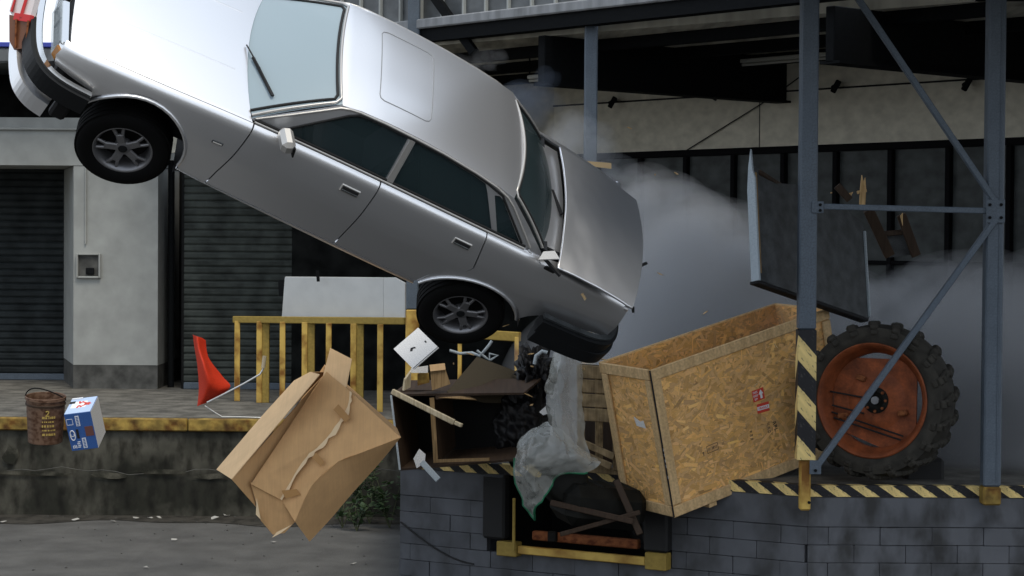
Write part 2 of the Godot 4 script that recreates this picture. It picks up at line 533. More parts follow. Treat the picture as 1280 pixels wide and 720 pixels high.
	M.paint.albedo_texture = tex(31, 0.2, 2, grey(0.86), grey(1.0))
	M.paint.clearcoat_enabled = true; M.paint.clearcoat = 0.5; M.paint.clearcoat_roughness = 0.12
	M.chrome = mat("chrome", lin(0.80, 0.79, 0.77), 0.12, null, 1.0, {"metal": 1.0})
	M.satin = mat("satin metal trim", lin(0.50, 0.485, 0.46), 0.32, null, 1.0, {"metal": 0.6})
	M.rubber = mat("black rubber", lin(0.014, 0.014, 0.014), 0.7)
	M.plastic_black = mat("black bumper plastic", lin(0.010, 0.011, 0.012), 0.5, null, 1.0, {"spec": 0.3})
	M.tyre = mat("tyre rubber", lin(0.0075, 0.0075, 0.0075), 0.8, fine, 6.0, {"spec": 0.2})
	M.alloy = mat("alloy wheel", lin(0.26, 0.26, 0.27), 0.36, fine, 8.0, {"metal": 0.7})
	M.hollow = mat("inside of the wheel", lin(0.01, 0.01, 0.01), 0.9)
	M.trim_dark = mat("dark interior trim", lin(0.018, 0.02, 0.024), 0.85)
	M.seal = mat("sunroof gap", lin(0.22, 0.23, 0.24), 0.6)
	M.seat = mat("grey seat cloth", lin(0.07, 0.075, 0.085), 0.95, fine, 8.0)
	M.glass = mat("tinted side glass", Color(0.18, 0.24, 0.25, 0.66), 0.26)
	M.glass.transparency = BaseMaterial3D.TRANSPARENCY_ALPHA
	M.screen = mat("sky pale windscreen", lin(0.44, 0.55, 0.61, 0.62), 0.28)  # pale colour stands in for the sky reflected in the glass
	M.screen.transparency = BaseMaterial3D.TRANSPARENCY_ALPHA
	M.lens = mat("headlamp lens", Color(0.8, 0.85, 0.88, 0.25), 0.1)
	M.lens.transparency = BaseMaterial3D.TRANSPARENCY_ALPHA
	M.amber = mat("amber lens", lin(0.30, 0.13, 0.03), 0.25)
	M.red_lens = mat("red lens", lin(0.55, 0.03, 0.03), 0.25)
	M.brown_lens = mat("brown lens", lin(0.22, 0.09, 0.045), 0.35, fine, 8.0)
	M.clear_lens = mat("clear ribbed lens", lin(0.75, 0.68, 0.66), 0.3)
	# debris
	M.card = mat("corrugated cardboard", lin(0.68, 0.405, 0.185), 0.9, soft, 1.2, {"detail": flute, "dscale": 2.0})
	M.card_pale_lit = mat("lit pale cardboard", lin(0.84, 0.56, 0.30), 0.9, soft, 1.1, {"detail": flute, "dscale": 2.0})  # lighter copy of the card, with the light on the open flap in its colour
	M.tape = mat("brown parcel tape", lin(0.42, 0.22, 0.075), 0.4)
	M.torn = mat("torn paper edge", lin(0.78, 0.58, 0.35), 0.95)
	M.board_grey = mat("dark grey laminate", lin(0.07, 0.078, 0.082), 0.55, blotch, 1.2, {"detail": fine, "dscale": 3.0})
	M.board_edge = mat("pale board edge", lin(0.40, 0.46, 0.50), 0.6, fine, 4.0)
	M.brown_wood = mat("dark brown wood", lin(0.045, 0.027, 0.016), 0.7, grain, 1.2)
	M.brown_edge = mat("brown board edge", lin(0.25, 0.17, 0.085), 0.8, grain, 2.0)
	M.hardboard = mat("hardboard", lin(0.065, 0.052, 0.032), 0.8, fine, 4.0)
	M.cream = mat("cream painted wood", lin(0.50, 0.45, 0.34), 0.6, grain, 2.0)
	M.white_board = mat("white card", lin(0.80, 0.80, 0.79), 0.7, fine, 5.0)
	M.panel_white = mat("white hoarding panel", lin(0.72, 0.73, 0.71), 0.75, soft, 0.6, {"world": true})
	M.bucket = mat("brown bucket", lin(0.15, 0.088, 0.055), 0.6, rusty, 2.2)
	M.bucket_text = mat("yellow bucket print", lin(0.42, 0.30, 0.08), 0.7)
	M.carton_blue = mat("blue printed card", lin(0.05, 0.14, 0.42), 0.55, fine, 6.0)
	M.carton_white = mat("white printed card", lin(0.66, 0.66, 0.65), 0.6, speck, 5.0)
	M.carton_pale = mat("pale blue card", lin(0.42, 0.53, 0.72), 0.6)
	M.print_white = mat("white print", lin(0.75, 0.77, 0.8), 0.6)
	M.print_red = mat("red print", lin(0.62, 0.06, 0.035), 0.6)
	M.print_brown = mat("dark print", lin(0.06, 0.04, 0.03), 0.8)
	M.print_dark = mat("brown window print", lin(0.16, 0.07, 0.06), 0.6)
	M.red_cloth = mat("red cloth", lin(0.70, 0.045, 0.012), 0.6, fine, 4.0)
	M.red_cloth.backlight_enabled = true; M.red_cloth.backlight = Color(0.5, 0.05, 0.02)
	M.wire = mat("bare wire", lin(0.55, 0.56, 0.56), 0.4, null, 1.0, {"metal": 0.4})
	M.film = mat("clear plastic sheet", lin(0.46, 0.47, 0.43, 0.42), 0.22)
	M.film.transparency = BaseMaterial3D.TRANSPARENCY_ALPHA
	M.film_green = mat("green hem", lin(0.012, 0.13, 0.06), 0.6)
	M.machine = mat("oily cast iron", lin(0.012, 0.012, 0.010), 0.6, blotch, 1.5, {"spec": 0.25})
	M.bag = mat("black bin bag", lin(0.010, 0.010, 0.011), 0.5)
	M.tractor_tyre = mat("dusty tractor tyre", lin(0.055, 0.050, 0.040), 0.85, blotch, 1.6, {"detail": fine, "dscale": 5.0})
	M.orange = mat("orange wheel paint", lin(0.36, 0.092, 0.028), 0.65, blotch, 1.1, {"detail": fine, "dscale": 2.0})
	M.rust = mat("rust", lin(0.22, 0.075, 0.025), 0.85, rusty, 2.0)
	M.leaf = mat("weed leaf", lin(0.032, 0.055, 0.024), 0.6)
	M.leaf.backlight_enabled = true; M.leaf.backlight = Color(0.12, 0.2, 0.06)
	M.stem = mat("weed stem", lin(0.07, 0.08, 0.04), 0.8)
	M.scrap = mat("scrap of paper", lin(0.36, 0.35, 0.32), 0.9)
	M.straw = mat("yellow wood chip", lin(0.60, 0.43, 0.23), 0.85)
	M.tube = mat("unlit fluorescent tube", lin(0.42, 0.42, 0.38), 0.4)

# ---------------------------------------------------------------- camera, sky, light
func make_view() -> void:
	var cam := Camera3D.new()
	cam.name = "camera"
	cam.fov = 15.758
	cam.near = 0.1; cam.far = 600.0
	add_child(cam)
	cam.transform = Transform3D(Basis(Vector3.RIGHT, deg_to_rad(-1.32)) * Basis(Vector3.BACK, deg_to_rad(0.4)), Vector3(0, 3.45, 0))
	cam.current = true
	var sky := ProceduralSkyMaterial.new()
	sky.sky_top_color = Color(0.80, 0.85, 0.92)
	sky.sky_horizon_color = Color(0.90, 0.92, 0.94)
	sky.sky_curve = 0.2
	sky.ground_bottom_color = Color(0.25, 0.25, 0.24)
	sky.ground_horizon_color = Color(0.45, 0.45, 0.45)
	sky.sun_angle_max = 1.0
	var s := Sky.new()
	s.sky_material = sky
	var env := Environment.new()
	env.background_mode = Environment.BG_SKY
	env.sky = s
	env.ambient_light_source = Environment.AMBIENT_SOURCE_SKY
	env.tonemap_mode = Environment.TONE_MAPPER_LINEAR
	env.tonemap_exposure = 1.45
	env.sdfgi_enabled = true
	env.ssao_enabled = true
	env.ssil_enabled = true
	env.volumetric_fog_enabled = true
	env.volumetric_fog_density = 0.0
	var we := WorldEnvironment.new()
	we.name = "world_environment"
	we.environment = env
	add_child(we)
	var sun := DirectionalLight3D.new()
	sun.name = "overcast_sun"
	sun.light_energy = 0.5
	sun.light_angular_distance = 24.0
	sun.light_color = Color(1.0, 0.97, 0.92)
	sun.shadow_enabled = true
	sun.look_at_from_position(Vector3(0.22, 0.85, 0.42) * 50.0, Vector3.ZERO, Vector3.UP)
	add_child(sun)

# ---------------------------------------------------------------- setting
const P1 := Vector3(-1.071, 1.34, -20.066)
const P2 := Vector3(2.578, 1.34, -17.988)
const P3 := Vector3(9.5, 1.34, -18.06)
const W0 := Vector3(0.617, 0, -30.6)      # corner where the oblique back wall starts
const WD := Vector3(0.664, 0, 0.748)       # along the oblique wall, towards the right and nearer
const WN := Vector3(0.748, 0, -0.664)      # from the gutter towards that wall
const G0 := Vector3(-1.18, 0, -26.0)       # a point under the gutter line

func frame(o: Vector3, u: Vector3) -> Transform3D:
	# x along u, y up, z towards the viewer's side of that face
	return Transform3D(Basis(u, Vector3.UP, u.cross(Vector3.UP)), o)

func stripes(mb: MB, a: Vector3, b: Vector3, c: Vector3, d: Vector3, along0: float, along1: float, slant: float, rise: float) -> void:
	# a quad a b c d (bottom left, bottom right, top right, top left) whose texture runs along it
	var nn := (c - a).cross(d - b).normalized()
	var i := mb.vert(a, nn, Vector2(along0, 0)); var j := mb.vert(b, nn, Vector2(along1, 0))
	var k := mb.vert(c, nn, Vector2(along1 + slant, rise)); var l := mb.vert(d, nn, Vector2(along0 + slant, rise))
	mb.face(i, j, k); mb.face(i, k, l)

func block_face(parent: Node3D, fr: Transform3D, s0: float, s1: float, y_top: float, courses: int, hole: Rect2, lead: float) -> void:
	# courses of single painted blocks, each slightly out of line
	var base := MB.new(); base.cube(Vector3.ZERO, Vector3(1, 1, 1), 0.02)
	var shape := base.mesh()
	var h := 0.155
	for c in courses:
		var y := y_top - h * (c + 0.5)
		var x := s0 - fposmod(c * 0.227 + lead, 0.45)
		while x < s1:
			var a := maxf(x, s0); var b := minf(x + 0.45, s1)
			x += 0.45
			if y > hole.position.y - 0.05 and y < hole.end.y + 0.05:
				if a < hole.end.x and b > hole.position.x:
					if a < hole.position.x: b = minf(b, hole.position.x)
					elif b > hole.end.x: a = maxf(a, hole.end.x)
					else: continue
			if b - a < 0.04: continue
			var g := 0.005
			var z := rng.randf_range(-0.007, 0.006)
			inst(parent, "block", shape, M.block if rng.randf() < 0.7 else M.block_dark, parent.global_transform.affine_inverse() * fr * Transform3D(Basis().scaled(Vector3(b - a - g, h - g, 0.06)).rotated(Vector3.BACK, rng.randf_range(-0.003, 0.003)), Vector3((a + b) * 0.5, y, -0.028 + z)))

func make_setting() -> void:
	var g := MB.new()
	g.quad(Vector3(-120, 0, 30), Vector3(120, 0, 30), Vector3(120, 0, -200), Vector3(-120, 0, -200))
	struct("ground", g, M.asphalt, "worn grey asphalt yard in front of the loading docks")
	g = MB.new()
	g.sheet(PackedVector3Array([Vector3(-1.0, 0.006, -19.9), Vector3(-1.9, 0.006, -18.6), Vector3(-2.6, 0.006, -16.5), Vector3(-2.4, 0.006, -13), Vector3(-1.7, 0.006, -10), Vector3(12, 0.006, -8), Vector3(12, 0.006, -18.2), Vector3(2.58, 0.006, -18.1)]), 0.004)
	struct("added_dark_patch", g, M.apron, "unseen dark patch added below the car to darken its reflections")  # out of view, added so the car's lower side reflects something dark
	g = MB.new()
	g.patch(func(u: float, v: float) -> Vector3:
		var x := lerpf(-16.0, -1.1, u)
		return Vector3(x, 0.006, lerpf(-25.75, -25.05 + 0.18 * sin(x * 1.7) + 0.10 * sin(x * 4.3 + 1.0), v)), 80, 1)
	struct("dirt_strip", g, M.dirt, "dark strip of dirt along the foot of the left dock")
	left_dock()
	warehouse()
	right_dock()
	back_wall()
	canopy()
	steel_frame()

func left_dock() -> void:
	var t := thing("loading_dock", "long stained concrete loading dock with a worn yellow front edge, on the left", "loading dock", Vector3(-6, 0, -25.7))
	var m := MB.new()
	m.cube(Vector3(-10.0, 0.585, -30.35), Vector3(40, 1.17, 9.2))
	part(t, "front_wall", m, M.dock_concrete, true)
	m = MB.new(); m.cube(Vector3(-10.0, 1.195, -30.36), Vector3(40.0, 0.05, 9.18))
	part(t, "top_slab", m, M.dock_top, true)
	m = MB.new()
	var r := RandomNumberGenerator.new(); r.seed = 4
	var x := -16.0
	while x < -1.0:
		m.box(Transform3D(Basis(), Vector3(x + 1.2, 1.135, -25.73)), Vector3(2.39, 0.16, 0.09), 0.015)
		x += 2.4
	part(t, "edge_beam", m, M.nosing, true)
	m = MB.new()
	m.patch(func(u: float, w: float) -> Vector3:
		var xx := lerpf(-16.0, -1.1, u)
		return Vector3(xx, lerpf(0.0, 0.55 + 0.03 * sin(xx * 3.1) + 0.02 * sin(xx * 11.0), w), -25.715 - 0.03 * w * w - 0.006 * sin(xx * 7.0)), 90, 6)
	part(t, "lower_render", m, M.dock_concrete, true)
	m = MB.new()
	m.patch(func(u: float, w: float) -> Vector3:
		var xx := lerpf(-16.0, -1.1, u)
		return Vector3(xx, 0.55 + 0.03 * sin(xx * 3.1) + 0.02 * sin(xx * 11.0) + 0.02 * w, -25.745 - 0.02 * w), 90, 1)
	part(t, "render_lip", m, M.plinth, true)
	for q in [[-6.1, 0.53, 0.35, 0.03], [-5.75, 0.52, 0.3, 0.025], [-4.95, 0.50, 0.25, 0.05], [-4.3, 0.55, 0.4, 0.03], [-3.7, 0.50, 0.25, 0.04], [-6.2, 0.75, 0.10, 0.12]]:
		var pts := PackedVector3Array()
		for k in 11:
			var a := TAU * k / 11.0
			var s := r.randf_range(0.6, 1.15)
			pts.push_back(Vector3(q[0] + cos(a) * q[2] * s, q[1] + sin(a) * q[3] * s, -25.708 + 0.02 * (0.6 - q[1])))
		m = MB.new(); m.sheet(pts, 0.002); part(t, "render_flake", m, M.flake, true)

func shutter(parent: Node3D, x0: float, x1: float, y0: float, y1: float, z: float, pitch: float, m: Material) -> void:
	var s := Node3D.new(); s.name = part_name(parent, "roller_shutter"); parent.add_child(s)
	var base := MB.new()
	# one curved slat
	base.patch(func(u: float, w: float) -> Vector3: return Vector3(u - 0.5, w * pitch * 0.94, 0.022 * sin(PI * w) + 0.004 * sin(PI * 3.0 * w)), 1, 8)
	base.quad(Vector3(-0.5, -pitch * 0.06, -0.006), Vector3(0.5, -pitch * 0.06, -0.006), Vector3(0.5, 0, -0.006), Vector3(-0.5, 0, -0.006))
	var shape := base.mesh()
	var y := y0 + 0.10
	while y < y1:
		inst(s, "slat", shape, m, Transform3D(Basis().scaled(Vector3(x1 - x0, 1, 1)).rotated(Vector3.BACK, rng.randf_range(-0.0006, 0.0006)), s.global_transform.affine_inverse() * Vector3((x0 + x1) * 0.5, y, z + rng.randf_range(-0.004, 0.004))))
		y += pitch
	var b := MB.new(); b.cube(Vector3((x0 + x1) * 0.5, y0 + 0.05, z + 0.01), Vector3(x1 - x0, 0.1, 0.06), 0.01)
	part(s, "bottom_rail", b, M.steel, true)
	b = MB.new(); b.cube(Vector3((x0 + x1) * 0.5, (y0 + y1) * 0.5, z - 0.06), Vector3(x1 - x0 + 0.1, y1 - y0 + 0.1, 0.04)); part(s, "backing", b, M.void, true)  # added black sheet, blocks light between the slats

func warehouse() -> void:
	var z := -30.6
	var t := thing("warehouse", "warehouse front with a white pilaster between two dark roller shutters", "building", Vector3(-6, 1.22, z))
	var m := MB.new()
	# pilaster with a splayed left jamb
	var foot := 1.57
	var pl := PackedVector2Array([Vector2(-6.45, z), Vector2(-5.21, z), Vector2(-5.21, -33.2), Vector2(-6.98, -33.2), Vector2(-6.98, -32.4)])
	var up := Transform3D(Basis(Vector3.RIGHT, Vector3.BACK, Vector3.DOWN), Vector3.ZERO)
	m.prism(pl, Transform3D(up.basis, Vector3(0, 4.49, 0)), 4.49 - foot)
	part(t, "pilaster", m, M.white_wall, true)
	m = MB.new()
	m.prism(pl, Transform3D(up.basis, Vector3(0, foot - 0.004, 0)), foot - 1.21)
	part(t, "plinth", m, M.plinth, true)
	m = MB.new()
	m.cube(Vector3(-11.6, 4.85, -31.6), Vector3(12.8, 0.70, 2.0))
	part(t, "lintel", m, M.white_wall, true)
	m = MB.new()
	m.cube(Vector3(-11.6, 5.03, z + 0.02), Vector3(12.82, 0.035, 0.06), 0.01)
	part(t, "lintel_ledge", m, M.white_wall, true)
	m = MB.new()
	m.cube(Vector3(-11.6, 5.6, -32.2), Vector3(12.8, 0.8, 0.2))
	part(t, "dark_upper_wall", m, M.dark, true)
	m = MB.new(); m.cube(Vector3(-8.4, 3.6, -33.6), Vector3(19, 4.9, 0.2)); part(t, "light_stop_wall", m, M.dark, true)  # added behind the shutters to stop sky light leaking in
	m = MB.new(); m.cube(Vector3(-11.6, 6.05, -31.2), Vector3(12.9, 0.22, 2.6), 0.03)
	part(t, "fascia", m, M.fascia, true)
	m = MB.new(); m.cube(Vector3(-11.6, 6.2, -31.2), Vector3(12.94, 0.07, 2.64), 0.01)
	part(t, "roof_trim", m, M.blue_trim, true)
	shutter(t, -16.0, -6.9, 1.22, 4.6, -32.4, 0.108, M.shutter_dark)
	# deep recess, second shutter, dark wall up to the corner
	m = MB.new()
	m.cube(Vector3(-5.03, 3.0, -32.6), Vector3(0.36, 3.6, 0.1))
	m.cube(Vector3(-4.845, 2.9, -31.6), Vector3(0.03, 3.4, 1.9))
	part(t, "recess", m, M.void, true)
	m = MB.new(); m.tube(PackedVector3Array([Vector3(-5.08, 1.22, -31.0), Vector3(-5.08, 4.6, -31.0)]), 0.05, 10)
	part(t, "drain_pipe", m, M.dark_steel, true)
	shutter(t, -4.83, -3.24, 1.22, 4.6, z - 0.06, 0.107, M.shutter)
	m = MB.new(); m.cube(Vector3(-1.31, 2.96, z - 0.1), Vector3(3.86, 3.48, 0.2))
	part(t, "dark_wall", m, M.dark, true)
	m = MB.new(); m.cube(Vector3(-2.3, 5.3, z - 0.12), Vector3(5.84, 1.2, 0.2))
	part(t, "upper_wall", m, M.back_wall, true)
	# electrical box set in a frame, conduit above
	m = MB.new()
	for q in [[-6.39, 3.03, 0.03, 0.36], [-6.06, 3.03, 0.03, 0.36]]: m.cube(Vector3(q[0], q[1], z + 0.025), Vector3(q[2], q[3], 0.05), 0.006)
	for q in [3.2, 2.86]: m.cube(Vector3(-6.225, q, z + 0.025), Vector3(0.30, 0.03, 0.05), 0.006)
	part(t, "box_frame", m, M.white_wall, true)
	m = MB.new(); m.cube(Vector3(-6.225, 3.03, z + 0.004), Vector3(0.30, 0.31, 0.012)); part(t, "box_back", m, M.plinth, true)
	m = MB.new(); m.cube(Vector3(-6.2, 2.95, z + 0.03), Vector3(0.12, 0.1, 0.04), 0.01); part(t, "switch", m, M.dark_steel, true)
	m = MB.new(); m.tube(PackedVector3Array([Vector3(-6.27, 3.35, z + 0.02), Vector3(-6.27, 4.49, z + 0.02)]), 0.014, 8); part(t, "conduit", m, M.white_wall, true)

func right_dock() -> void:
	var t := thing("block_dock", "blue grey painted block loading dock with a black and yellow striped edge", "loading dock", Vector3(2.578, 0, -18.0))
	var u := (P2 - P1).normalized()
	var f1 := frame(Vector3(P1.x, 0, P1.z), u)
	var f2 := frame(Vector3(P2.x, 0, P2.z), (P3 - P2).normalized())
	var L1 := P1.distance_to(P2); var L2 := P2.distance_to(P3)
	var m := MB.new()
	var plan := PackedVector2Array([Vector2(P1.x, P1.z), Vector2(P2.x, P2.z), Vector2(P3.x, P3.z), Vector2(9.5, -25.7), Vector2(-1.36, -25.7)])
	m.prism(plan, Transform3D(Basis(Vector3.RIGHT, Vector3.BACK, Vector3.DOWN), Vector3(0, 1.335, 0)), 0.085)
	part(t, "top_slab", m, M.dock_top, true)
	# core walls behind the blocks, open at the leveller pit
	m = MB.new()
	for q in [[0.0, 0.98, 0.0, 1.25], [2.9, L1, 0.0, 1.25], [0.98, 2.9, 0.0, 0.5]]:
		m.box(f1 * Transform3D(Basis(), Vector3((q[0] + q[1]) * 0.5, (q[2] + q[3]) * 0.5, -0.16)), Vector3(q[1] - q[0], q[3] - q[2], 0.2))
	m.box(f2 * Transform3D(Basis(), Vector3(L2 * 0.5, 0.625, -0.16)), Vector3(L2, 1.25, 0.2))
	m.bar(Vector3(P1.x + 0.12, 0.625, P1.z - 0.1), Vector3(-1.24, 0.625, -25.7), 0.2, 1.25)
	part(t, "core_wall", m, M.joint, true)
	block_face(t, f1, 0.0, L1, 0.98, 6, Rect2(0.98, 0.5, 1.92, 0.8), 0.1)
	block_face(t, f2, 0.0, L2, 0.98, 6, Rect2(-9, 0, 0.1, 0.1), 0.27)
	# tall top course of cast beams
	for q in [[f1, 0.0, 0.98], [f1, 2.9, L1], [f2, 0.0, 2.3], [f2, 2.31, 4.8], [f2, 4.81, L2]]:
		m = MB.new()
		m.box(q[0] * Transform3D(Basis(), Vector3((q[1] + q[2]) * 0.5, 1.112, -0.03)), Vector3(q[2] - q[1] - 0.004, 0.262, 0.06), 0.006)
		part(t, "edge_beam", m, M.block, true)
	# striped nosing
	m = MB.new()
	for q in [[f1, L1], [f2, L2]]:
		var f: Transform3D = q[0]
		var l: float = q[1]
		stripes(m, f * Vector3(0, 1.246, 0.012), f * Vector3(l, 1.246, 0.012), f * Vector3(l, 1.345, 0.012), f * Vector3(0, 1.345, 0.012), 0, l / 0.25, 0.40, 0.3)
		stripes(m, f * Vector3(0, 1.345, 0.012), f * Vector3(l, 1.345, 0.012), f * Vector3(l, 1.345, -0.09), f * Vector3(0, 1.345, -0.09), 0.4, l / 0.25 + 0.4, 0.1, 0.3)
		stripes(m, f * Vector3(0, 1.246, -0.02), f * Vector3(l, 1.246, -0.02), f * Vector3(l, 1.246, 0.012), f * Vector3(0, 1.246, 0.012), 0, l / 0.25, 0.0, 0.3)
	part(t, "striped_edge", m, M.stripe_edge, true)
	# leveller pit with its bumpers and yellow frame
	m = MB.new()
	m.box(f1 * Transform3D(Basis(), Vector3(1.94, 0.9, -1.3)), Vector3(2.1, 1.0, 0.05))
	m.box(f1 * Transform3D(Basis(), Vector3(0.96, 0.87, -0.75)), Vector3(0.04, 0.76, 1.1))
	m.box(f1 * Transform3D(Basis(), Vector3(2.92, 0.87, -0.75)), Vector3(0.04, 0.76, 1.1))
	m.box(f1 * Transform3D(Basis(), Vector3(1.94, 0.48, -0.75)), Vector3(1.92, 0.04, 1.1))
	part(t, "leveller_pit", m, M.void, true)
	for q in [[1.10, 0.95, 0.24, 0.6], [2.78, 0.94, 0.24, 0.56]]:
		m = MB.new(); m.box(f1 * Transform3D(Basis(), Vector3(q[0], q[1], 0.04)), Vector3(q[2], q[3], 0.12), 0.02)
		part(t, "rubber_bumper", m, M.rubber, true)
	for q in [[1.25, 0.567, 0.21, 0.135], [2.79, 0.577, 0.21, 0.155]]:
		m = MB.new(); m.box(f1 * Transform3D(Basis(), Vector3(q[0], q[1], 0.05)), Vector3(q[2], q[3], 0.12), 0.008)
		part(t, "frame_foot", m, M.yellow_old, true)
	m = MB.new(); m.box(f1 * Transform3D(Basis(), Vector3(1.335, 0.80, 0.112)), Vector3(0.028, 0.50, 0.02), 0.004)
	part(t, "frame_strip", m, M.yellow_old, true)
	m = MB.new(); m.box(f1 * Transform3D(Basis(), Vector3(2.02, 0.566, 0.06)), Vector3(1.32, 0.075, 0.06), 0.008)
	part(t, "frame_rail", m, M.yellow, true)
	m = MB.new(); m.box(f1 * Transform3D(Basis(), Vector3(2.02, 0.70, -0.02)), Vector3(1.10, 0.085, 0.07), 0.01)
	part(t, "rusty_lip", m, M.rust, true)
	m = MB.new(); m.box(f1 * Transform3D(Basis(), Vector3(1.70, 0.71, 0.03)), Vector3(0.09, 0.1, 0.05), 0.01)
	part(t, "lip_lug", m, M.machine, true)
	# hanging cable on the left end
	m = MB.new()
	var path := PackedVector3Array()
	for k in 12: path.push_back(f1 * Vector3(0.02 + k * 0.075, 0.72 - 0.34 * sin(k / 11.0 * 1.5), 0.015))
	m.tube(path, 0.008, 6); part(t, "cable", m, M.rubber, true)

func back_wall() -> void:
	var t := thing("office_wall", "long oblique back wall, cream above a row of dark windows", "wall", W0 + Vector3(0, 1.22, 0))
	var f := frame(W0, WD)
	var m := MB.new(); m.box(f * Transform3D(Basis(), Vector3(6.2, 5.3, -0.1)), Vector3(12.6, 1.2, 0.2)); part(t, "upper_wall", m, M.back_wall, true)
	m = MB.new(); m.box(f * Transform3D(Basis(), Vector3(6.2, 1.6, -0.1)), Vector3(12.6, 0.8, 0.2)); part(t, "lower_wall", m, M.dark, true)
	m = MB.new(); m.box(f * Transform3D(Basis(), Vector3(6.2, 3.3, -0.9)), Vector3(12.6, 5.4, 0.1)); part(t, "light_stop_wall", m, M.dark, true)  # added behind the panes to keep light from leaking through
	m = MB.new()
	for y in [4.66, 3.2, 2.03]: m.box(f * Transform3D(Basis(), Vector3(6.2, y, -0.04)), Vector3(12.6, 0.09 if y > 4 else 0.05, 0.1), 0.006)
	part(t, "transom", m, M.mullion, true)
	for k in 15:
		var x := k * 0.88
		m = MB.new(); m.box(f * Transform3D(Basis(), Vector3(x, 3.3, -0.04)), Vector3(0.07, 2.62, 0.12), 0.006)
		part(t, "mullion", m, M.mullion, true)
		if k < 14:
			m = MB.new(); m.box(f * Transform3D(Basis(Vector3.UP, rng.randf_range(-0.01, 0.01)), Vector3(x + 0.44, 3.32, -0.06)), Vector3(0.86, 2.66, 0.01))
			part(t, "pane", m, M.pane, true)
	m = MB.new(); m.box(f * Transform3D(Basis(), Vector3(6.2, 5.42, 0.004)), Vector3(12.6, 0.022, 0.02)); part(t, "wall_cable", m, M.black, true)
	for q in [[Vector3(1.459, 5.450, -29.606)], [Vector3(2.787, 5.466, -28.110)], [Vector3(4.145, 5.469, -26.581)], [Vector3(5.479, 5.395, -25.078)]]:
		var p: Vector3 = q[0]
		m = MB.new()
		m.bar(p, p + Vector3(-0.10, -0.06, 0.16), 0.05, 0.05, Vector3.UP, 0.008)
		m.bar(p + Vector3(-0.1, -0.12, 0.16), p + Vector3(-0.02, 0.03, 0.16), 0.07, 0.06, Vector3.BACK, 0.01)
		part(t, "wall_bracket", m, M.dark_steel, true)
	m = MB.new(); m.tube(PackedVector3Array([Vector3(2.379, 4.696, -28.570), Vector3(3.339, 5.310, -27.489), Vector3(3.720, 5.595, -27.060)]), 0.008, 6); part(t, "stay_wire", m, M.black, true)
	m = MB.new(); m.box(f * Transform3D(Basis(), Vector3(3.99, 5.25, 0.002)), Vector3(0.012, 1.1, 0.01)); part(t, "wall_joint", m, M.plinth, true)

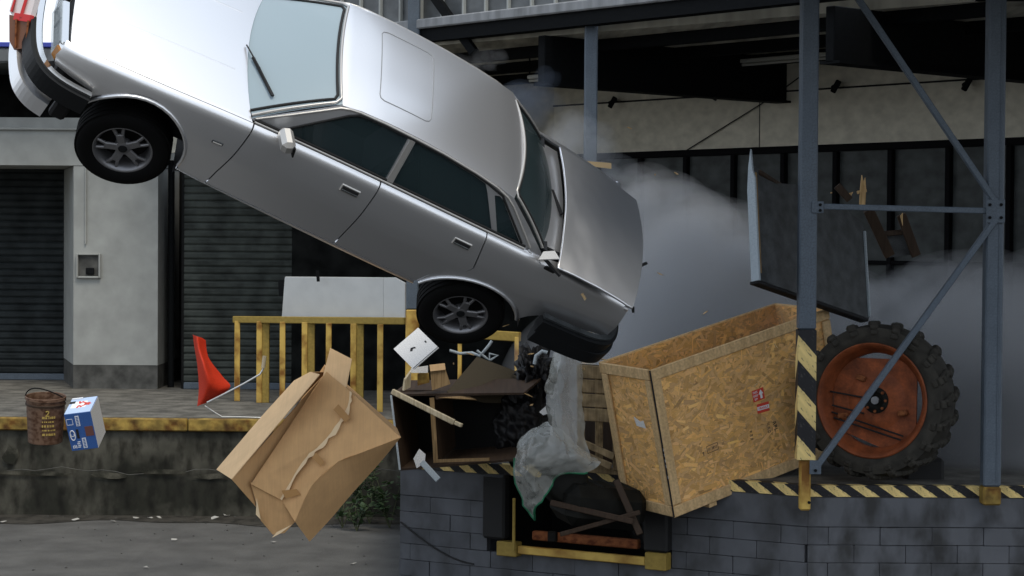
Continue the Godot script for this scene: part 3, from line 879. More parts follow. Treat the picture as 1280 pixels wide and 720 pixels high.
func canopy() -> void:
	var t := thing("canopy", "dark loading canopy with deep beams and purlins under an upper glazed wall", "canopy", Vector3(2, 5.9, -24))
	var dn := Basis(Vector3.RIGHT, Vector3.BACK, Vector3.DOWN)
	var m := MB.new()
	m.prism(PackedVector2Array([Vector2(-6.1, -30.6), Vector2(1.62, -23.38), Vector2(4.6, -20.7), Vector2(10.3, -20.3), Vector2(0.62, -30.75)]), Transform3D(dn, Vector3(0, 6.0, 0)), 0.15)
	part(t, "roof_lining", m, M.ceiling, true)
	m = MB.new(); m.prism(PackedVector2Array([Vector2(4.58, -20.72), Vector2(4.58, -20.3), Vector2(0.9, -20.3), Vector2(0.9, -14.6), Vector2(14.0, -14.6), Vector2(14.0, -16.4), Vector2(10.32, -20.3)]), Transform3D(dn, Vector3(0, 6.0, 0)), 0.15); part(t, "unseen_shade_deck", m, M.dark_steel, true)  # unseen deck, its reach and dark tone set to shade the car's tail
	var go := G0 - WD * 6.6
	for k in 3:
		var s: float = [0.95, 2.35, 3.75][k]
		m = MB.new()
		m.bar(go + WN * s + Vector3(0, 5.78, 0), go + WN * s + WD * 14.5 + Vector3(0, 5.78, 0), 0.12, 0.14, Vector3.UP, 0.01)
		part(t, "purlin", m, M.dark_steel, true)
	for k in [1, 2, 3]:
		var w: Vector3 = W0 + WD * (0.05 + 4.35 * k) + Vector3(0, 5.56, 0)
		m = MB.new()
		m.bar(w, w - WN * 4.3, 0.12, 0.58, Vector3.UP, 0.01)
		m.bar(w - Vector3(0, 0.28, 0), w - WN * 4.3 - Vector3(0, 0.28, 0), 0.26, 0.03)
		part(t, "main_beam", m, M.dark_steel, true)
	m = MB.new(); m.bar(go + WD * 0.1 + Vector3(0, 5.97, 0), go + WD * 16.0 + Vector3(0, 5.97, 0), 0.2, 0.16); part(t, "edge_beam", m, M.dark_steel, true)
	m = MB.new(); m.bar(go + WD * 0.1 - WN * 0.06 + Vector3(0, 6.11, 0), go + WD * 16.0 - WN * 0.06 + Vector3(0, 6.11, 0), 0.2, 0.12, Vector3.UP, 0.015); part(t, "gutter", m, M.gutter, true)
	# upper wall: glazing, then cladding
	var f := frame(go, WD)
	var g := MB.new(); g.box(Transform3D(Basis(), Vector3.ZERO), Vector3(0.395, 3.0, 0.012))
	var pane_mesh := g.mesh()
	g = MB.new(); g.cube(Vector3.ZERO, Vector3(0.034, 3.0, 0.05), 0.006)
	var bar_mesh := g.mesh()
	var inv := t.global_transform.affine_inverse()
	for k in 42:
		inst(t, "pane", pane_mesh, M.old_glass, inv * f * Transform3D(Basis(Vector3.UP, rng.randf_range(-0.012, 0.012)), Vector3(0.3 + k * 0.41, 7.68, -0.02)))
		inst(t, "glazing_bar", bar_mesh, M.bars, inv * f * Transform3D(Basis(), Vector3(0.095 + k * 0.41, 7.68, 0.01)))
	m = MB.new(); m.box(f * Transform3D(Basis(), Vector3(8.5, 11.6, -0.1)), Vector3(17, 4.8, 0.2)); part(t, "unseen_cladding", m, M.cladding, true)  # unseen wall, made tall to darken the reflections in the car roof
	# struts and fittings below the roof
	m = MB.new(); m.bar(Vector3(-1.047, 6.525, -25.600), Vector3(-0.476, 5.719, -25.300), 0.10, 0.10); part(t, "diagonal_strut", m, M.dark_steel, true)
	m = MB.new(); m.bar(Vector3(2.753, 6.192, -23.200), Vector3(2.881, 5.820, -23.200), 0.16, 0.12, Vector3.BACK, 0.02); m.bar(Vector3(2.957, 6.229, -23.200), Vector3(2.934, 5.838, -23.200), 0.05, 0.1, Vector3.BACK, 0.01)
	part(t, "hanging_bracket", m, M.dark_steel, true)
	m = MB.new(); m.bar(Vector3(0.944, 6.163, -24.000), Vector3(1.053, 6.341, -23.800), 0.06, 0.06); part(t, "knee_brace", m, M.dark_steel, true)
	for q in [[Vector3(2.920, 5.747, -26.600), Vector3(4.054, 5.759, -25.400), "long unlit fluorescent fitting under the canopy right of the middle post"], [Vector3(0.209, 5.556, -27.000), Vector3(1.208, 5.591, -26.200), "unlit fluorescent fitting under the canopy behind the car roof"]]:
		var a: Vector3 = q[0]; var b: Vector3 = q[1]
		var l := thing("light_fitting", q[2], "light fitting", (a + b) * 0.5)
		m = MB.new(); m.bar(a, b, 0.12, 0.05, Vector3.UP, 0.01); part(l, "body", m, M.tube, true)
		m = MB.new(); m.tube(PackedVector3Array([a - Vector3(0, 0.045, 0), b - Vector3(0, 0.045, 0)]), 0.018, 8); part(l, "lamp_tube", m, M.tube, true)
		for e in [a, b]:
			m = MB.new(); m.bar(e, e + Vector3(0, 5.9 - e.y, 0), 0.02, 0.02); part(l, "hanger", m, M.dark_steel, true)

func post_box(m: MB, x: float, z: float, y0: float, y1: float, w: float) -> void:
	m.cube(Vector3(x, (y0 + y1) * 0.5, z), Vector3(w, y1 - y0, w), 0.014)

func steel_frame() -> void:
	for q in [[-1.235, -25.86, 1.22, 0.15, "dark canopy post with a yellow foot at the left end of the block dock"], [0.885, -23.85, 1.34, 0.15, "dark canopy post rising behind the open boot of the car"]]:
		var t := thing("canopy_post", q[4], "post", Vector3(q[0], q[2], q[1]))
		var m := MB.new()
		var mid: float = q[2] + 1.36
		post_box(m, q[0], q[1], mid, 7.6, q[3]); part(t, "shaft", m, M.steel, true)
		m = MB.new(); post_box(m, q[0], q[1], q[2], mid - 0.002, q[3] + 0.012); part(t, "yellow_foot", m, M.yellow, true)
		m = MB.new(); m.cube(Vector3(q[0], q[2] + 0.01, q[1]), Vector3(0.3, 0.02, 0.3), 0.004); part(t, "base_plate", m, M.dark_steel, true)
	var t := thing("steel_frame", "blue grey braced steel frame with two posts in front of the tractor wheel", "steel frame", Vector3(2.54, 1.1, -17.9))
	var w := 0.152
	var z := -17.9
	for k in 2:
		var x: float = [2.535, 4.135][k]
		var p := MB.new()
		post_box(p, x, z, 2.70 if k == 0 else 1.36, 5.84, w)
		# pressed seam down the right-hand post
		if k == 1: p.cube(Vector3(x + 0.035, 3.6, z + w * 0.5 + 0.003), Vector3(0.008, 4.4, 0.008))
		part(t, "post", p, M.steel, true)
		if k == 0:
			var s := MB.new()
			var h := w * 0.5 + 0.003
			var y0 := 1.58; var y1 := 2.698
			var c := [Vector3(x - h, 0, z + h), Vector3(x + h, 0, z + h), Vector3(x + h, 0, z - h), Vector3(x - h, 0, z - h)]
			for e in 4:
				var a: Vector3 = c[e]; var b: Vector3 = c[(e + 1) % 4]
				var sl := 0.42 if e % 2 == 0 else -0.42
				# texture runs up the post, leaning across each face
				var nn := (b - a).cross(Vector3.UP).normalized()
				var off := 0.42 if e % 2 == 1 else 0.0
				var i := s.vert(a + Vector3(0, y0, 0), nn, Vector2(off, 0)); var j := s.vert(b + Vector3(0, y0, 0), nn, Vector2(off + sl, 0.2))
				var kk := s.vert(b + Vector3(0, y1, 0), nn, Vector2(off + sl + (y1 - y0) / 0.43, 0.2)); var l := s.vert(a + Vector3(0, y1, 0), nn, Vector2(off + (y1 - y0) / 0.43, 0))
				s.face(i, j, kk); s.face(i, kk, l)
			part(t, "striped_foot", s, M.stripe_post, true)
			s = MB.new(); post_box(s, x, z, 1.14, 1.58, w * 0.62); part(t, "yellow_stub", s, M.yellow, true)
		else:
			var s := MB.new(); post_box(s, x, z, 1.20, 1.358, w + 0.006); part(t, "rusty_foot", s, M.nosing, true)
	var a1 := [Vector3(2.616, 3.757, -17.850), Vector3(4.181, 3.727, -17.850)]
	var m := MB.new(); m.bar(a1[0], a1[1], 0.05, 0.05, Vector3.UP, 0.006); part(t, "cross_rail", m, M.steel, true)
	m = MB.new(); m.bar(Vector3(2.909, 5.576, -17.830), Vector3(4.162, 3.761, -17.830), 0.05, 0.075, Vector3.BACK, 0.006); part(t, "upper_brace", m, M.steel, true)
	m = MB.new(); m.bar(Vector3(4.156, 3.685, -17.830), Vector3(2.602, 1.490, -17.830), 0.05, 0.075, Vector3.BACK, 0.006); part(t, "lower_brace", m, M.steel, true)
	m = MB.new(); m.cube(Vector3(4.128, 3.726, -17.800), Vector3(0.16, 0.2, 0.012), 0.003); part(t, "gusset", m, M.steel, true)
	m = MB.new(); m.cube(Vector3(2.610, 3.749, -17.810), Vector3(0.10, 0.10, 0.012), 0.003); part(t, "end_plate", m, M.steel, true)
	m = MB.new(); m.cube(Vector3(2.611, 1.521, -17.800), Vector3(0.10, 0.12, 0.012), 0.003); part(t, "end_plate", m, M.steel, true)
	for q in [Vector3(4.077, 3.780, -17.790), Vector3(4.173, 3.781, -17.790), Vector3(4.078, 3.671, -17.790), Vector3(4.174, 3.671, -17.790), Vector3(2.629, 3.770, -17.800), Vector3(2.629, 3.722, -17.800), Vector3(2.610, 1.494, -17.790), Vector3(2.565, 1.213, -17.840)]:
		m = MB.new(); m.lathe([Vector2(0.014, 0), Vector2(0.014, 0.012), Vector2(0, 0.013)], 6, Transform3D(Basis(Vector3.RIGHT, Vector3.BACK, Vector3.DOWN), q)); part(t, "bolt", m, M.dark_steel, true)

# ---------------------------------------------------------------- the car (x forward, y up, z to its right)
const K_W := [[-2.56, 0.75], [-2.3, 0.778], [-1.8, 0.812], [-1.0, 0.842], [0.0, 0.846], [1.0, 0.842], [1.6, 0.83], [2.0, 0.795], [2.2, 0.752], [2.3, 0.70]]
const K_B := [[-2.56, 0.855], [-2.3, 0.885], [-1.8, 0.925], [-1.2, 0.945], [0.0, 0.945], [0.8, 0.922], [1.5, 0.875], [2.0, 0.825], [2.25, 0.787], [2.32, 0.77]]
const K_C := [[-2.56, 0.905], [-2.2, 0.95], [-1.75, 0.985], [-1.0, 1.0], [0.0, 1.0], [0.95, 0.972], [1.5, 0.935], [2.0, 0.875], [2.25, 0.825], [2.32, 0.80]]
const K_S := [[-2.56, 0.46], [-1.95, 0.40], [-1.7, 0.27], [-0.9, 0.235], [0.9, 0.265], [1.2, 0.29], [1.85, 0.42], [2.0, 0.50], [2.32, 0.56]]
const K_Z := [[0.0, 0.945], [0.08, 0.968], [0.28, 0.992], [0.33, 0.996], [0.42, 1.0], [0.55, 0.990], [0.70, 0.952], [0.77, 0.918], [0.83, 0.865]]
const K_Y := [[0.0, 0.0], [0.08, 0.055], [0.30, 0.40], [0.55, 0.70], [0.70, 0.91], [0.77, 0.982], [0.83, 1.0]]

func body(q: Vector2) -> Vector3:
	# q.x along the car, q.y from the left sill (0) over the shoulder (0.83) and the centre line (1) to the right sill (2)
	var x := q.x
	var t := q.y if q.y <= 1.0 else 2.0 - q.y
	var side := -1.0 if q.y <= 1.0 else 1.0
	var w := hermite(K_W, x); var yb := hermite(K_B, x)
	if t > 0.83:
		var z := 0.87 * w * (1.0 - (t - 0.83) / 0.17)
		var r := z / (0.87 * w)
		return Vector3(x, yb + 0.006 + (hermite(K_C, x) - yb - 0.006) * (1.0 - r * r), side * z)
	var ys := hermite(K_S, x)
	var zf := hermite(K_Z, t)
	var h := yb - ys
	var y := hermite(K_Y, t)
	return Vector3(x, ys + h * y + (0.006 * clampf((t - 0.77) / 0.06, 0, 1)), side * w * zf)

func side_t(x: float, y: float) -> float:
	var a := 0.0; var b := 0.825
	for k in 24:
		var m := (a + b) * 0.5
		if body(Vector2(x, m)).y < y: a = m
		else: b = m
	return (a + b) * 0.5

func outline(pts: Array, right := false) -> PackedVector2Array:
	# car side-view points (x, y), or (x, -t) for a place given by t, turned into surface places, edges subdivided
	var out := PackedVector2Array()
	var m := pts.size()
	for i in m:
		var p: Vector2 = pts[i]; var q: Vector2 = pts[(i + 1) % m]
		var steps := 1
		if p.y > 0 and q.y > 0: steps = maxi(1, int(p.distance_to(q) / 0.04))
		for k in steps:
			var r := p.lerp(q, float(k) / steps)
			var t := -r.y if r.y < 0 else side_t(r.x, r.y)
			out.push_back(Vector2(r.x, 2.0 - t if right else t))
	return out

func arc(c: Vector2, a: float, b: float, from: float, to: float, n: int) -> Array:
	var out := []
	for k in n + 1:
		var an := deg_to_rad(lerpf(from, to, float(k) / n))
		out.append(c + Vector2(cos(an) * a, sin(an) * b))
	return out

func glass_side(q: Vector2, inset := 0.0, side := -1.0) -> Vector3:
	var h := q.y - 0.945
	var z := 0.728 - 0.33 * h - 0.22 * h * h - 0.025 * pow((q.x + 0.3) / 1.2, 2.0)
	return Vector3(q.x, q.y, side * (z - inset))

func roof_pt(q: Vector2) -> Vector3:
	# q.x along, q.y across from -1 (left rail) to 1
	var ye := hermite([[-1.32, 1.215], [-1.0, 1.275], [-0.5, 1.322], [0.0, 1.328], [0.33, 1.298], [0.45, 1.27]], q.x)
	var yc := hermite([[-1.32, 1.255], [-1.0, 1.318], [-0.5, 1.366], [0.0, 1.368], [0.33, 1.332], [0.45, 1.30]], q.x)
	var zr := absf(glass_side(Vector2(q.x, ye)).z)
	return Vector3(q.x, ye + (yc - ye) * (1.0 - pow(absf(q.y), 2.6)), zr * q.y)

func screen_pt(u: float, v: float) -> Vector3:
	var s := 2.0 * u - 1.0
	var b := Vector3(0.86 + 0.13 * (1.0 - s * s), 0.935 + 0.012 * (1.0 - s * s), 0.705 * s)
	var t := Vector3(0.345 + 0.05 * (1.0 - s * s), 1.292 + 0.03 * (1.0 - s * s), 0.565 * s)
	return b.lerp(t, v) + Vector3(0.6, 0.8, 0) * 0.05 * v * (1.0 - v)

func back_glass_pt(u: float, v: float) -> Vector3:
	var s := 2.0 * u - 1.0
	var b := Vector3(-1.60 - 0.12 * (1.0 - s * s), 0.965 + 0.012 * (1.0 - s * s), 0.655 * s)
	var t := Vector3(-1.17 - 0.07 * (1.0 - s * s), 1.238 + 0.035 * (1.0 - s * s), 0.55 * s)
	return b.lerp(t, v) + Vector3(-0.6, 0.8, 0) * 0.05 * v * (1.0 - v)

func body_panel(car: Node3D, nm: String, pts: Array, m: Material, both := true, su := 0.035, st := 0.03) -> MeshInstance3D:
	var first: MeshInstance3D
	for side in ([0, 1] if both else [0]):
		var mb := MB.new()
		mb.panel(body, outline(pts, side == 1), su, st, 0.018, true)
		var o := part(car, nm, mb, m)
		if side == 0: first = o
	return first

func make_car() -> void:
	var basis := Basis(Vector3(-0.82610, 0.39271, 0.40414), Vector3(0.56337, 0.59180, 0.57652), Vector3(-0.01277, 0.70395, -0.71014))
	var car := thing("car", "silver saloon car flying nose-up through the air with its boot lid torn loose", "car", Vector3(-1.6618, 3.9014, -16.0840), basis.orthonormalized())
	var fa := arc(Vector2(1.53, 0.36), 0.405, 0.405, 192, -12, 22)      # front arch from rear to front? (angle 180 = rear side)
	var ra := arc(Vector2(-1.39, 0.185), 0.46, 0.375, 180, 0, 22)
	# front wing: along the bonnet line, down the door gap, round the arch, along the bumper
	var wing := [Vector2(2.235, -0.818), Vector2(1.6, -0.818), Vector2(0.845, -0.818), Vector2(0.842, 0.88), Vector2(0.852, 0.7), Vector2(0.875, 0.45), Vector2(0.885, 0.295), Vector2(1.10, 0.305)]
	for p in fa:
		if p.x > 1.125 and p.y > 0.31: wing.append(p)
	wing.append_array([Vector2(1.93, 0.50), Vector2(1.93, 0.60), Vector2(2.1, 0.615), Vector2(2.24, 0.63), Vector2(2.262, 0.70)])
	body_panel(car, "front_wing", wing, M.paint)
	body_panel(car, "front_door", [Vector2(0.833, -0.815), Vector2(-0.19, -0.815), Vector2(-0.194, 0.88), Vector2(-0.196, 0.6), Vector2(-0.196, 0.295), Vector2(0.875, 0.295), Vector2(0.865, 0.45), Vector2(0.842, 0.7), Vector2(0.832, 0.88)], M.paint)
	var rd := [Vector2(-0.202, -0.815), Vector2(-1.12, -0.815), Vector2(-1.135, 0.88), Vector2(-1.165, 0.76), Vector2(-1.19, 0.66), Vector2(-1.165, 0.60), Vector2(-1.10, 0.565)]
	rd.append_array([Vector2(-1.02, 0.50), Vector2(-0.95, 0.40), Vector2(-0.915, 0.295), Vector2(-0.206, 0.295), Vector2(-0.206, 0.6), Vector2(-0.204, 0.88)])
	body_panel(car, "rear_door", rd, M.paint)
	body_panel(car, "sill", [Vector2(1.12, 0.287), Vector2(0.9, 0.287), Vector2(-0.91, 0.287), Vector2(-0.93, -0.004), Vector2(0.9, -0.004), Vector2(1.11, -0.004)], M.paint)
	var quarter := [Vector2(-2.53, 0.53), Vector2(-2.515, 0.80), Vector2(-2.49, -0.838), Vector2(-1.78, -0.838), Vector2(-1.60, -0.832), Vector2(-1.13, -0.82), Vector2(-1.145, 0.88), Vector2(-1.175, 0.76), Vector2(-1.20, 0.665), Vector2(-1.175, 0.61), Vector2(-1.11, 0.575), Vector2(-1.03, 0.51), Vector2(-0.96, 0.41), Vector2(-0.925, 0.30)]
	ra.reverse()
	for p in ra:
		if p.y > 0.30: quarter.append(p)
	quarter.append_array([Vector2(-1.86, 0.42), Vector2(-1.92, 0.47)])
	body_panel(car, "rear_wing", quarter, M.paint)
	# rolled lips round the arches catch the light
	for s: float in [-1.0, 1.0]:
		var lip := PackedVector3Array()
		for p in fa:
			if p.y > 0.30:
				var q := body(Vector2(p.x, side_t(p.x, p.y))); q.z *= -s; q.z += s * 0.004; lip.push_back(q)
		var mb := MB.new(); mb.tube(lip, 0.013, 8); part(car, "front_arch_lip", mb, M.paint)
		lip = PackedVector3Array()
		for p in ra:
			if p.y > 0.26:
				var q := body(Vector2(p.x, side_t(p.x, p.y))); q.z *= -s; q.z += s * 0.004; lip.push_back(q)
		mb = MB.new(); mb.tube(lip, 0.013, 8); part(car, "rear_arch_lip", mb, M.paint)
	# bonnet
	var hood := PackedVector2Array()
	for k in 17:
		var s := lerpf(-1, 1, k / 16.0); hood.push_back(Vector2(lerpf(2.205, 2.255, 1.0 - s * s), 1.0 + 0.176 * s))
	for k in 17:
		var s := lerpf(1, -1, k / 16.0); hood.push_back(Vector2(lerpf(0.85, 0.975, 1.0 - s * s), 1.0 + 0.176 * s))
	var h := MB.new(); h.panel(body, hood, 0.06, 0.012, 0.02, true); part(car, "bonnet", h, M.paint)
	h = MB.new()
	for s in [-0.075, 0.075]:
		var line := PackedVector3Array()
		for k in 14: line.push_back(body(Vector2(lerpf(1.05, 2.2, k / 13.0), 1.0 + s)) - Vector3(0, 0.006, 0))
		h.tube(line, 0.009, 6)
	part(car, "bonnet_crease", h, M.paint)
	# roof, its seal round the sunroof
	var ro := PackedVector2Array()
	for k in 17:
		var s := lerpf(-1, 1, k / 16.0); ro.push_back(Vector2(0.345 + 0.05 * (1.0 - s * s), s))
	for k in 17:
		var s := lerpf(1, -1, k / 16.0); ro.push_back(Vector2(-1.17 - 0.07 * (1.0 - s * s), s))
	h = MB.new(); h.panel(roof_pt, ro, 0.05, 0.06, 0.012, true); part(car, "roof", h, M.paint)
	var seal := PackedVector3Array()
	var corners: Array[Vector2] = []
	for p in [Vector2(0.08, -0.34), Vector2(0.07, -0.37), Vector2(0.04, -0.385), Vector2(-0.31, -0.385), Vector2(-0.34, -0.37), Vector2(-0.355, -0.34), Vector2(-0.36, 0.34), Vector2(-0.345, 0.37), Vector2(-0.31, 0.385), Vector2(0.04, 0.385), Vector2(0.075, 0.37), Vector2(0.09, 0.34)]:
		corners.append(p)
	for k in corners.size():
		for j in 10:
			var p: Vector2 = corners[k].lerp(corners[(k + 1) % corners.size()], j / 10.0)
			var q := roof_pt(Vector2(p.x, p.y / 0.60)); q.z = p.y
			var zr := absf(roof_pt(Vector2(p.x, 1.0)).z)
			q.y = roof_pt(Vector2(p.x, p.y / zr)).y + 0.001
			seal.push_back(q)
	h = MB.new(); h.tube(seal, 0.0035, 6, true); part(car, "sunroof_seal", h, M.seal)
	# windscreen, rear window and their trims
	h = MB.new(); h.patch(func(u: float, v: float) -> Vector3: return screen_pt(u, v), 24, 14, true); part(car, "windscreen", h, M.screen)
	h = MB.new(); h.patch(func(u: float, v: float) -> Vector3: return back_glass_pt(u, v), 24, 12); part(car, "rear_window", h, M.glass)
	for which in 2:
		var f := screen_pt if which == 0 else back_glass_pt
		var trim := PackedVector3Array(); var rub := PackedVector3Array()
		for k in 15: trim.push_back(f.call(0.012, lerpf(0.0, 0.93, k / 14.0)))
		for k in 25: trim.push_back(f.call(lerpf(0.04, 0.96, k / 24.0), 0.995))
		for k in 15: trim.push_back(f.call(0.988, lerpf(0.93, 0.0, k / 14.0)))
		var up := Vector3(0.006, 0.008, 0) if which == 0 else Vector3(-0.006, 0.008, 0)
		for k in trim.size():
			rub.push_back(trim[k])
			trim[k] += up
		h = MB.new(); h.tube(trim, 0.011, 8); part(car, "screen_trim", h, M.satin)
		h = MB.new()
		var inner := PackedVector3Array()
		for k in 15: inner.push_back(f.call(0.045, lerpf(0.0, 0.92, k / 14.0)))
		for k in 25: inner.push_back(f.call(lerpf(0.075, 0.925, k / 24.0), 0.955))
		for k in 15: inner.push_back(f.call(0.955, lerpf(0.92, 0.0, k / 14.0)))
		for k in inner.size(): inner[k] += up * 0.4
		h.tube(inner, 0.011, 8); part(car, "screen_rubber", h, M.rubber)
	# side frames and panes
	for side: float in [-1.0, 1.0]:
		var f := func(q: Vector2) -> Vector3: return glass_side(q, 0.0, side)
		var g := func(q: Vector2) -> Vector3: return glass_side(q, 0.012, side)
		var shell := PackedVector2Array([Vector2(0.875, 0.925), Vector2(0.62, 1.105), Vector2(0.345, 1.294), Vector2(0.2, 1.318), Vector2(0.0, 1.328), Vector2(-0.25, 1.329), Vector2(-0.5, 1.322), Vector2(-0.8, 1.300), Vector2(-1.0, 1.275), Vector2(-1.17, 1.243), Vector2(-1.40, 1.105), Vector2(-1.64, 0.945), Vector2(-1.64, 0.925)])
		var panes := [
			PackedVector2Array([Vector2(0.615, 0.90), Vector2(0.615, 0.985), Vector2(0.47, 1.10), Vector2(0.27, 1.245), Vector2(0.20, 1.278), Vector2(0.12, 1.290), Vector2(-0.205, 1.295), Vector2(-0.225, 0.90)]),
			PackedVector2Array([Vector2(-0.285, 0.90), Vector2(-0.268, 1.295), Vector2(-0.5, 1.290), Vector2(-0.80, 1.267), Vector2(-0.91, 1.25), Vector2(-0.96, 1.20), Vector2(-1.165, 0.955), Vector2(-1.17, 0.90)]),
			PackedVector2Array([Vector2(-1.215, 0.90), Vector2(-1.205, 0.965), Vector2(-1.02, 1.205), Vector2(-1.06, 1.215), Vector2(-1.10, 1.20), Vector2(-1.40, 0.975), Vector2(-1.425, 0.955), Vector2(-1.425, 0.90)])]
		var frames := [shell]
		for p in panes:
			var next := []
			for s in frames: next.append_array(Geometry2D.clip_polygons(s, p))
			frames = next
		h = MB.new()
		for s in frames: h.panel(f, s, 0.04, 0.03, 0.02, side < 0)
		part(car, "window_frame", h, M.paint)
		for k in 3:
			h = MB.new(); h.panel(g, panes[k], 0.08, 0.06, 0.0, side < 0); part(car, ["front_side_window", "rear_side_window", "quarter_window"][k], h, M.glass)
		# bright drip rail above the windows and waist strip below them
		var rail := PackedVector3Array()
		for p in [Vector2(0.84, 0.945), Vector2(0.62, 1.095), Vector2(0.345, 1.277), Vector2(0.28, 1.296), Vector2(0.2, 1.308), Vector2(0.0, 1.318), Vector2(-0.25, 1.319), Vector2(-0.5, 1.313), Vector2(-0.8, 1.291), Vector2(-1.0, 1.265), Vector2(-1.12, 1.232), Vector2(-1.2, 1.19), Vector2(-1.5, 0.97)]:
			rail.push_back(glass_side(p, -0.006, side))
		h = MB.new(); h.tube(rail, 0.009, 8); part(car, "drip_rail", h, M.satin)
		var inner := PackedVector3Array()
		for p in [Vector2(0.60, 0.99), Vector2(0.46, 1.105), Vector2(0.265, 1.255), Vector2(0.2, 1.287), Vector2(0.1, 1.30), Vector2(-0.25, 1.304), Vector2(-0.5, 1.299), Vector2(-0.8, 1.277), Vector2(-0.93, 1.258), Vector2(-1.08, 1.225), Vector2(-1.42, 0.975)]:
			inner.push_back(glass_side(p, -0.003, side))
		h = MB.new(); h.tube(inner, 0.009, 8); part(car, "window_rubber", h, M.rubber)
		var waist := PackedVector3Array()
		for k in 24:
			var x := lerpf(0.84, -1.46, k / 23.0)
			waist.push_back(Vector3(x, hermite(K_B, x) + 0.010, side * (hermite(K_W, x) * 0.87 - 0.004)))
		h = MB.new(); h.tube(waist, 0.010, 8); part(car, "waist_strip", h, M.satin)
		var wr := PackedVector3Array()
		for p in waist: wr.push_back(p + Vector3(0, 0.014, -side * 0.012))
		h = MB.new(); h.tube(wr, 0.010, 8); part(car, "waist_rubber", h, M.rubber)
		# B pillar cover and quarter bar
		h = MB.new(); h.sheet(PackedVector3Array([glass_side(Vector2(-0.232, 0.955), -0.006, side), glass_side(Vector2(-0.282, 0.955), -0.006, side), glass_side(Vector2(-0.258, 1.30), -0.006, side), glass_side(Vector2(-0.222, 1.30), -0.006, side)]), 0.012)
		part(car, "door_pillar", h, M.satin)
		# mirror, handles, repeater
		h = MB.new()
		var mz := side * 0.87
		h.box(Transform3D(Basis(Vector3.UP, side * -0.25) * Basis(Vector3.BACK, -0.3), Vector3(0.62, 1.02, mz)), Vector3(0.10, 0.115, 0.19), 0.035)
		var mirror := part(car, "door_mirror", h, M.satin)
		h = MB.new(); h.bar(Vector3(0.62, 0.955, side * 0.74), Vector3(0.62, 1.0, side * 0.83), 0.06, 0.04, Vector3.RIGHT, 0.01); part(mirror, "mirror_arm", h, M.rubber)
		h = MB.new(); h.box(Transform3D(Basis(Vector3.UP, side * -0.25) * Basis(Vector3.BACK, -0.3), Vector3(0.566, 1.004, mz)), Vector3(0.012, 0.09, 0.16), 0.004); part(mirror, "mirror_glass", h, M.hollow)
		for x in [-0.02, -0.99]:
			var hy := 0.815
			var t := side_t(x, hy); var p := body(Vector2(x, t)); p.z = absf(p.z) * side
			var n := Vector3(0, 0.28, side).normalized()
			var b := Basis(Vector3.RIGHT, n.cross(Vector3.RIGHT), n)
			h = MB.new(); h.box(Transform3D(b, p), Vector3(0.155, 0.062, 0.018), 0.008); var dh := part(car, "door_handle", h, M.satin)
			h = MB.new(); h.box(Transform3D(b, p + n * 0.006), Vector3(0.135, 0.042, 0.014), 0.004); part(dh, "handle_recess", h, M.rubber)
			h = MB.new(); h.box(Transform3D(b, p + n * 0.013 + b.y * 0.012), Vector3(0.13, 0.014, 0.012), 0.004); part(dh, "handle_bar", h, M.board_grey)
		var rp := body(Vector2(1.0, side_t(1.0, 0.70))); rp.z = absf(rp.z) * side
		h = MB.new(); h.box(Transform3D(Basis(Vector3.BACK, -0.08), rp), Vector3(0.085, 0.026, 0.016), 0.006); part(car, "side_repeater", h, M.board_grey)
		h = MB.new(); h.box(Transform3D(Basis(Vector3.BACK, -0.08), rp + Vector3(0, 0, side * 0.006)), Vector3(0.07, 0.014, 0.012), 0.004); part(car, "repeater_lens", h, M.satin)
		var ff := body(Vector2(-1.66, side_t(-1.66, 0.86))); ff.z = absf(ff.z) * side
		if side < 0:
			h = MB.new(); h.box(Transform3D(Basis(Vector3.RIGHT, -0.45), Vector3(-1.72, 0.915, -0.765)), Vector3(0.10, 0.05, 0.02), 0.008); part(car, "filler_slot", h, M.hollow)
	# body interior: floor tub, dash, seats
	h = MB.new()
	h.cube(Vector3(0.0, 0.42, 0), Vector3(4.3, 0.26, 1.1), 0.05)
	h.cube(Vector3(0.1, 0.50, 0), Vector3(1.9, 0.45, 1.60), 0.05)
	h.cube(Vector3(1.2, 0.68, 0), Vector3(1.7, 0.24, 1.2), 0.05)
	h.cube(Vector3(-2.05, 0.60, 0), Vector3(0.85, 0.3, 1.42), 0.05)
	for s in [-1, 1]:
		for x in [1.53, -1.39]:
			h.cube(Vector3(x, 0.74 if x > 0 else 0.66, s * 0.56), Vector3(0.74 if x > 0 else 0.90, 0.03, 0.26))
	for s: float in [-1.0, 1.0]: h.cube(Vector3(1.05, 0.35, s * 0.66), Vector3(0.08, 0.17, 0.26))
	part(car, "body_tub", h, M.black)
	for s: float in [-1.0, 1.0]:
		for q in [[1.53, 0.36, 0.425, 0.425], [-1.39, 0.185, 0.48, 0.395]]:
			h = MB.new()
			h.patch(func(u: float, v: float) -> Vector3:
				var an := lerpf(0.2 if q[0] > 0 else 0.47, PI + (0.28 if q[0] > 0 else -0.28), u)
				return Vector3(q[0] + cos(an) * q[2], q[1] + sin(an) * q[3], s * lerpf(0.40, 0.81, v)), 28, 1)
			h.patch(func(u: float, v: float) -> Vector3:
				var an := lerpf(0.2 if q[0] > 0 else 0.47, PI + (0.28 if q[0] > 0 else -0.28), u)
				return Vector3(q[0] + cos(an) * q[2] * v, q[1] + sin(an) * q[3] * v, s * 0.42), 28, 1)
			part(car, "arch_liner", h, M.black)
	h = MB.new(); h.box(Transform3D(Basis(Vector3.BACK, 0.12), Vector3(0.72, 0.86, 0)), Vector3(0.36, 0.12, 1.34), 0.05); part(car, "dashboard", h, M.trim_dark)
